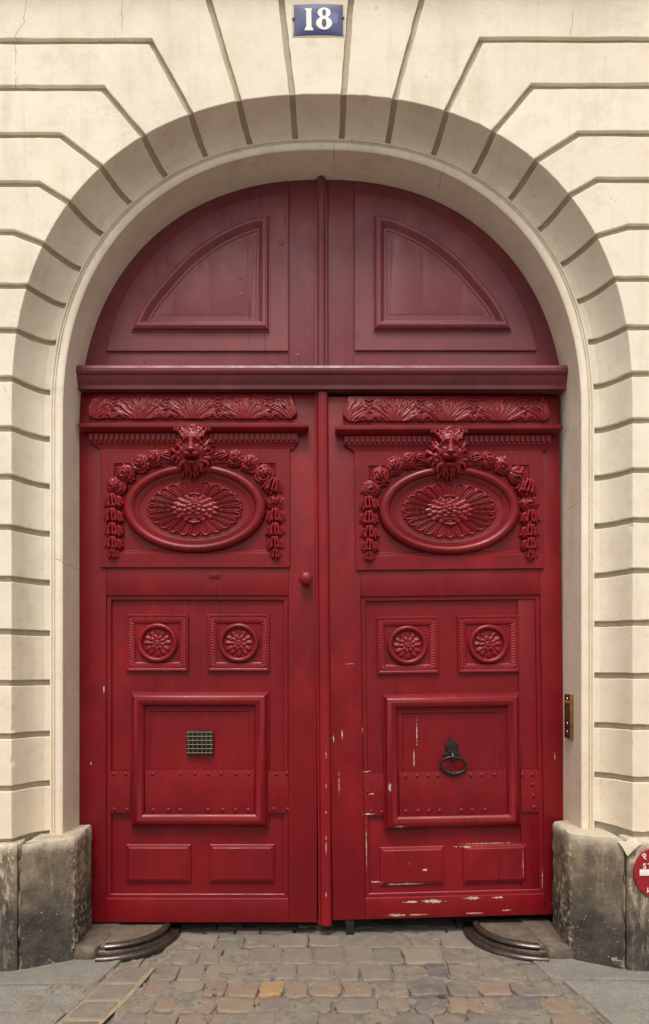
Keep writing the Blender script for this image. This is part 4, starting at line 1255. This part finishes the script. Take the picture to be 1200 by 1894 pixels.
mesh_obj('plate', v, f, M_ENAMEL, pl, angle=40)
def num_pt(px, py, off=.0022):
    u = (WX(px, FD) - x0) / (x1 - x0); w = (WZ(py, FD) - z0) / (z1 - z0)
    p = plate_pt(u, w - .0045 * math.sin(u * math.pi) / (z1 - z0), off); return p
one = [(563.5, 18), (577, 18), (577, 20), (575.5, 22), (575.8, 38), (576, 52), (579, 55.5), (579, 58.5), (563.5, 58.5), (563.5, 55.5), (566.5, 52), (566.5, 38), (566, 22), (563.5, 20)]
rings = [[num_pt(x, y, o_) for x, y in one] for o_ in (-.001, .0022)]
v, f = rings_vf(rings, True, True); mesh_obj('numeral_one', v, f, M_WHITE, pl, angle=30)
def ring8(cx, cy, rx, ry, ix, iy, off):
    n = 40
    o_ = [num_pt(cx + rx * math.cos(2 * math.pi * i / n), cy + ry * math.sin(2 * math.pi * i / n), off) for i in range(n)]
    i_ = [num_pt(cx + ix * math.cos(2 * math.pi * i / n), cy + iy * math.sin(2 * math.pi * i / n), off) for i in range(n)]
    ob = [num_pt(cx + rx * math.cos(2 * math.pi * i / n), cy + ry * math.sin(2 * math.pi * i / n), -.001) for i in range(n)]
    return rings_vf([ob, o_, i_], True)
v, f = join_vf([ring8(599.3, 26.4, 12.0, 9.6, 3.6, 6.2, .0022), ring8(599.3, 45.6, 14.6, 12.0, 4.4, 7.8, .0026)])
mesh_obj('numeral_eight', v, f, M_WHITE, pl, angle=30)
scr = dome_mesh(M_RUST, 'screw')
for px, py in ((543, 36), (634, 34)): place('screw', scr, (WX(px, FD), YF - .004, WZ(py, FD)), pl, scale=(.008, .006, .007))
# pale filler round the plaque
mesh_obj('filler', *rings_vf([[(x0 - .009, YF - .0006, z0 - .007), (x1 + .008, YF - .0006, z0 - .005), (x1 + .008, YF - .0006, z1 + .008), (x0 - .008, YF - .0006, z1 + .009)], [(x0 - .004, YF - .002, z0 - .004), (x1 + .004, YF - .002, z0 - .002), (x1 + .004, YF - .002, z1 + .005), (x0 - .004, YF - .002, z1 + .006)]], True, True), M_PLASTER, pl)

# ------------------------------------------------------------------ entry panel on the right jamb
ic = thing('entry_panel', (1.3225, -.08, WZ(1366, 3.6)), 'narrow brass and brown metal door entry plate on the right jamb', 'entry panel')
za, zb = WZ(1366, 3.61), WZ(1284, 3.61)
box('casing', 1.305, 1.3235, -.123, -.040, za, zb, M_BRASS, ic, bevel=.002)
box('face_plate', 1.3030, 1.3048, -.119, -.043, za + .006, zb - .006, M_PLATE, ic, bevel=.0006)
dm = dome_mesh(M_CHROME, 'button')
for zf, r in ((.90, .007), (.34, .010), (.155, .008)):
    place('button', dm, (1.3030, -.084, za + (zb - za) * zf), ic, scale=(.005, r, r))
M_ORANGE = mat_simple('orange_indicator', (0.75, 0.22, 0.05, 1), (0.62, 0.17, 0.05, 1), 50, 0.35)
box('indicator_strip', 1.3018, 1.3032, -.112, -.052, za + (zb - za) * .80, za + (zb - za) * .85, M_ORANGE, ic, bevel=.0004)  # lit indicator, its orange light given as plain surface colour
box('speaker_slot', 1.3022, 1.3032, -.100, -.066, za + (zb - za) * .45, za + (zb - za) * .70, M_BRONZE, ic, bevel=.0004)

# ------------------------------------------------------------------ round sign cut by the right edge of the photograph
sd_ = D + YP
sg = thing('round_sign', (WX(1221, sd_), YP, WZ(1663, sd_)), 'round red sign with white lettering and a white bar, on the right plinth stone', 'sign')
M_SIGN = mat_simple('red_sign_enamel', (0.30, 0.012, 0.022, 1), (0.24, 0.010, 0.020, 1), 12, 0.35, .0004, c=(0.13, 0.012, 0.018, 1))
cxs, czs, Rs = WX(1221, sd_), WZ(1613, sd_), 50 * sd_ / F
ys = YP - .006
P = [(1.0, .008), (1.0, -.001), (.985, -.003), (.93, -.0032), (.0, -.0036)]
rings = [[(cxs + Rs * r * math.cos(2 * math.pi * i / 64), ys + h, czs + Rs * r * math.sin(2 * math.pi * i / 64)) for i in range(64)] for r, h in P[:-1]]
v, f = rings_vf(rings, True, True); mesh_obj('disc', v, f, M_SIGN, sg, angle=40)
M_SWHITE = mat_simple('white_sign_paint', (0.66, 0.64, 0.60, 1), (0.74, 0.72, 0.69, 1), 30, 0.4, .0003)
box('white_bar', WX(1181, sd_), WX(1261, sd_), ys - .0052, ys - .0034, WZ(1618.5, sd_), WZ(1607, sd_), M_SWHITE, sg, bevel=.0003)
def letter(txt, px, py, size, rot, name='letter'):
    cu = bpy.data.curves.new(name, 'FONT'); cu.body = txt; cu.size = size; cu.extrude = .0006; cu.offset = .0006
    tmp = link(bpy.data.objects.new('tmp', cu)); dg = bpy.context.evaluated_depsgraph_get()
    me = bpy.data.meshes.new_from_object(tmp.evaluated_get(dg)); me.name = name
    bpy.data.objects.remove(tmp)
    me.materials.clear(); me.materials.append(M_SWHITE)
    place(name, me, (WX(px, sd_), ys - .0042, WZ(py, sd_)), sg, rot=(math.radians(90), math.radians(-rot), 0))
letter('P', 1191.5, 1589.5, .040, 42)
letter('S', 1187, 1605.5, .036, 0); letter('T', 1195.5, 1605.5, .036, 0)
letter('V', 1191.5, 1648, .034, -28)

# ------------------------------------------------------------------ wheel guards
for sd in (-1, 1):
    wg = thing('wheel_guard', (sd * 1.12, 0, 0),
               'iron-banded quarter-round stone at the foot of the ' + ('left door leaf below the knobbed leaf' if sd < 0 else 'right door leaf, beside the chipped bottom rail'), 'wheel guard', 'iron shod wheel guards at the foot of the doors')
    rough_prism('stone_block', [(sd * 1.262, .10), (sd * 1.258, -.31), (sd * 1.125, -.322), (sd * 1.112, -.26), (sd * 1.09, .10)], -.06, .056, M_STEP, wg, closed=True, amp=.006, seed=sd + 11, step=.022, chip=.02)
    # top filling inside the bands
    C0 = Vector((sd * 1.12, 0)); n = 26
    def arc(r, a0=-22, a1=88): return [(C0.x - sd * r * math.cos(math.radians(a0 + (a1 - a0) * i / n)), -r * math.sin(math.radians(a0 + (a1 - a0) * i / n))) for i in range(n + 1)]
    T = [(C0.x, .1)] + arc(.272) + [(C0.x, -.27)]
    v, f = rings_vf([[(x, y, -.02) for x, y in T], [(x, y, .0535 + .003 * mnoise.noise(Vector((x * 30, y * 30, 1)))) for x, y in T]], True, True)
    mesh_obj('stone_top', v, f, M_STEP, wg, bevel=.002)
    for nm, pr in (('upper_band', [(.256, .03), (.258, .058), (.266, .067), (.278, .069), (.290, .065), (.297, .057), (.297, .049), (.290, .042), (.278, .040), (.268, .03)]),
                   ('lower_band', [(.270, -.03), (.272, .044), (.282, .044), (.292, .036), (.303, .027), (.314, .023), (.326, .026), (.338, .024), (.346, .016), (.348, .006), (.344, -.003), (.334, -.03)])):
        rings = [[(x, y, z + .001 * mnoise.noise(Vector((x * 14, y * 14, z * 9)))) for x, y in arc(r, -22, 90 if nm == 'lower_band' else 84)] for r, z in pr]
        v, f = rings_vf(rings + [rings[0]], False)
        ne = len(rings)
        f.append(tuple(k_ * (n + 1) + n for k_ in range(ne))); f.append(tuple(k_ * (n + 1) for k_ in range(ne))[::-1])
        mesh_obj(nm, v, f, M_IRON, wg, angle=40)

# ------------------------------------------------------------------ ground
def sheet(name, x0, x1, y0, y1, z, mat, parent=None, kind=None):
    return mesh_obj(name, [(x0, y0, z), (x1, y0, z), (x1, y1, z), (x0, y1, z)], [(0, 1, 2, 3)], mat, parent, fix=False, kind=kind)
ground = sheet('ground', -40, 40, -60, 4.2, -.045, M_GROUND, kind='structure')

street = thing('cobbled_crossing', (0, -1, 0), 'worn stone setts in front of the red doors', None, kind='structure')
nxg, nyg = 200, 300
def mort(x, y): 
    q = mnoise.noise(Vector((x * 4.2, y * 5.2, 3))) + .45 * mnoise.noise(Vector((x * 15, y * 15, 8)))
    q = max(0, min(1, (q + .13) / .22)); q = q * q * (3 - 2 * q)
    return -.019 + .0185 * q + .0022 * mnoise.noise(Vector((x * 30, y * 30, 5)))
bx0, bx1, by0, by1 = -1.30, 1.34, -2.6, 1.6
v = [(bx0 + (bx1 - bx0) * i / nxg, by0 + (by1 - by0) * j / nyg, mort(bx0 + (bx1 - bx0) * i / nxg, by0 + (by1 - by0) * j / nyg)) for j in range(nyg + 1) for i in range(nxg + 1)]
f = [(j * (nxg + 1) + i, j * (nxg + 1) + i + 1, (j + 1) * (nxg + 1) + i + 1, (j + 1) * (nxg + 1) + i) for j in range(nyg) for i in range(nxg)]
mesh_obj('mortar_bed', v, f, M_MORTAR, street, angle=180, kind='stuff')

rs = random.Random(77)
def stone(name, quad, top, mat, parent, rnd=.25, dome=.0045, jit=.006, h=.03, edge=.006):
    """one sett from its four corners (x, y): softly rounded outline, worn top"""
    Q = [Vector(q) for q in quad]; C = sum(Q, Vector((0, 0))) / 4
    out = []
    for i in range(4):
        a, b, c = Q[i - 1], Q[i], Q[(i + 1) % 4]
        r = rnd * rs.uniform(.5, 1.3)
        p1 = b.lerp(a, r * .5); p2 = b.lerp(c, r * .5)
        for q in range(4):
            t = q / 3; out.append(p1 * (1 - t) ** 2 + b * 2 * t * (1 - t) + p2 * t * t)
        mid = p2.lerp(c.lerp(b, r * .5), .5); out.append(mid + Vector((rs.uniform(-1, 1), rs.uniform(-1, 1))) * jit * .6)
    out = [p + Vector((rs.uniform(-1, 1), rs.uniform(-1, 1))) * jit * .35 for p in out]
    def ring(inset, z):
        r_ = []
        for p in out:
            d = p - C; L = d.length; r_.append((C.x + d.x * max(.05, 1 - inset / L), C.y + d.y * max(.05, 1 - inset / L), z))
        return r_
    tz = top
    tilt = Vector((rs.uniform(-1, 1), rs.uniform(-1, 1))) * .022
    def tl(R_): return [(x, y, z + tilt.x * (x - C.x) + tilt.y * (y - C.y)) for x, y, z in R_]
    rings = [ring(0, tz - h), tl(ring(0, tz - dome * 1.6)), tl(ring(edge * .35, tz - dome * .7)), tl(ring(edge, tz - dome * .25)), [(x, y, z + .0022 * mnoise.noise(Vector((x * 40, y * 40, 7)))) for x, y, z in tl(ring(edge * 3.2, tz))], [(x, y, z + .003 * mnoise.noise(Vector((x * 40, y * 40, 7)))) for x, y, z in tl(ring(edge * 8, tz - .001))]]
    v, f = rings_vf(rings, True, True)
    v = [(x, y, z) for x, y, z in v]
    return mesh_obj(name, v, f, mat, parent, angle=70)

ds = [4.55, 4.36, 4.17, 3.99, 3.81, 3.735, 3.54, 3.35, 3.177, 3.021, 2.88, 2.745, 2.61, 2.47, 2.33, 2.19, 2.05, 1.90, 1.75, 1.60, 1.45, 1.3]
count = 0
for r in range(len(ds) - 1):
    d0, d1 = ds[r], ds[r + 1]
    y0, y1 = d0 - D, d1 - D                                   # y0 is the far side
    xl = -.785 - .026 * (r - 7) if d1 < 3.4 else (-.92 if d1 < 3.6 else -1.05); xr = 1.00 + .010 * r if d1 < 3.5 else 1.03
    if d0 > 3.75: xl, xr = -1.3, 1.3
    x = xl; off = rs.uniform(0, .08)
    x -= 0 if d1 < 3.4 else 0
    first = True
    while x < xr - .05:
        w = rs.choice((rs.uniform(.085, .12), rs.uniform(.13, .175), rs.uniform(.13, .175), rs.uniform(.15, .20)))
        if d0 > 3.7 and d0 < 3.74: w = rs.uniform(.14, .2)
        if r == 5 and abs(x - .05) < .12: w = .36
        if first: w = .09 + off; first = False
        if x + w > xr - .07: w = xr - x
        gp = .009 if d0 > 3.4 else .011
        sk = rs.uniform(-.035, .035) if d1 < 3.0 else rs.uniform(-.016, .016)
        wy = lambda: rs.uniform(-.010, .010)
        quad = [(x + gp / 2, y1 + gp / 2 + wy()), (x + w - gp / 2 + sk * 0, y1 + gp / 2 + wy()), (x + w - gp / 2 + sk * .5, y0 - gp / 2 + wy()), (x + gp / 2 + sk * .5, y0 - gp / 2 + wy())]
        pxc = CX + (x + w / 2) * F / d1
        mt = M_SETT
        if abs(d0 - 3.177) < .01:
            if 450 < pxc < 535: mt = M_SETT_O
            elif 535 <= pxc < 690: mt = M_SETT_B
        if d1 < 3.03 and rs.random() < .30: mt = M_SETT_B
        count += 1
        if count < 290:
            worn = rs.uniform(.2, .42) if d1 > 3.0 else rs.uniform(.45, .8)
            stone('sett', quad, rs.uniform(-.004, .005), mt, street, rnd=worn, jit=.010 if d1 > 3.05 else .017)
        x += w

# column of setts bedded in ochre mortar along the left kerb of the crossing
verts = []
sheetz = -.0045
def slant(x, y): return x + (y + .43) * (-.0) + (.165 * (y + .43)) * .9 if False else x + (y + .43) * .165
rs = random.Random(5)
ym = [-.40, -.57, -.73, -.89, -1.06, -1.23, -1.40, -1.58, -1.76, -1.94, -2.12]
v = []; f = []
for y in ym: v += [(slant(-1.0 + rs.uniform(-.008, .008), y), y, sheetz + .0055), (slant(-.820 + rs.uniform(-.014, .014), y), y, sheetz + .0055)]
f = [(2 * i, 2 * i + 1, 2 * i + 3, 2 * i + 2) for i in range(len(ym) - 1)]
mesh_obj('ochre_mortar', v, f, M_YMORTAR, street, fix=True, kind='stuff')
for a, b in zip(ym[:-1], ym[1:]):
    stone('sett', [(slant(-.990, b) , b + .006), (slant(-.832, b), b + .006), (slant(-.832, a), a - .006), (slant(-.990, a), a - .006)], .0055, M_SETT, street, rnd=.22, jit=.009)

pave = thing('pavement', (0, -1, 0), 'grey granite pavement slabs either side of the crossing', None, kind='structure')
def slab(quad, z=0.0): stone('paving_slab', quad, z, M_SLAB, pave, rnd=.03, dome=.002, jit=.002, h=.04, edge=.006)
yb = [-.30, -.565, -.815, -1.20, -1.62, -2.05, -2.5]
for i, (a, b) in enumerate(zip(yb[:-1], yb[1:])):
    xs_ = [slant(-1.012, (a + b) / 2), -1.75 - .2 * (i % 2), -2.5, -3.3, -4.2]
    for k_ in range(4):
        xr0 = slant(-1.012, b) if k_ == 0 else xs_[k_]; xr1 = slant(-1.012, a) if k_ == 0 else xs_[k_]
        slab([(xs_[k_ + 1] + .006, b + .006), (xr0 - .006, b + .006), (xr1 - .006, a - .006), (xs_[k_ + 1] + .006, a - .006)], .001)
def sr(y): return 1.035 - (y + .33) * .17
yb = [-.27, -.525, -1.02, -1.5, -2.0, -2.5]
for i, (a, b) in enumerate(zip(yb[:-1], yb[1:])):
    xs_ = [0, 1.95 + .2 * (i % 2), 2.7, 3.5, 4.3]
    for k_ in range(4):
        q = .045 if i else .0
        xl0 = sr(b) + q if k_ == 0 else xs_[k_]; xl1 = sr(a) + q if k_ == 0 else xs_[k_]
        slab([(xl0 + .006, b + .006), (xs_[k_ + 1] - .006, b + .006), (xs_[k_ + 1] - .006, a - .006), (xl1 + .006, a - .006)], .001)
sheet('slab_bed', -4.3, -.9, -2.55, -.2, -.010, M_MORTAR, pave)
sheet('slab_bed', 1.0, 4.4, -2.55, -.2, -.0102, M_MORTAR, pave)

# a few blades and cushions of moss in the joints
M_MOSS = mat_simple('green_moss', (0.045, 0.075, 0.015, 1), (0.08, 0.12, 0.025, 1), 40, 0.9)
tris = []
for px, py, n_, rad in ((815, 1841, 26, .018), (968, 1772, 22, .02), (395, 1832, 20, .012), (396, 1840, 14, .01), (1020, 1770, 14, .012)):
    d = EYE * F / (py - HOR); cx_, cy_ = WX(px, d), d - D
    for i in range(n_):
        a = rs.uniform(0, 6.28); q = rad * math.sqrt(rs.random()); x, y = cx_ + q * math.cos(a), cy_ + q * math.sin(a) * .5
        b_ = rs.uniform(0, 6.28); hh = rs.uniform(.005, .012)
        w_ = .0025
        tris.append(([(x - w_ * math.cos(b_), y - w_ * math.sin(b_), -.006), (x + w_ * math.cos(b_), y + w_ * math.sin(b_), -.006), (x + rs.uniform(-.005, .005), y + rs.uniform(-.004, .004), hh)], [(0, 1, 2)]))
v, f = join_vf(tris)
o = mesh_obj('moss', v, f, M_MOSS, None, fix=False)
o['kind'] = 'stuff'; o['label'] = 'small tufts of green moss in the joints between the setts'; o['category'] = 'moss'
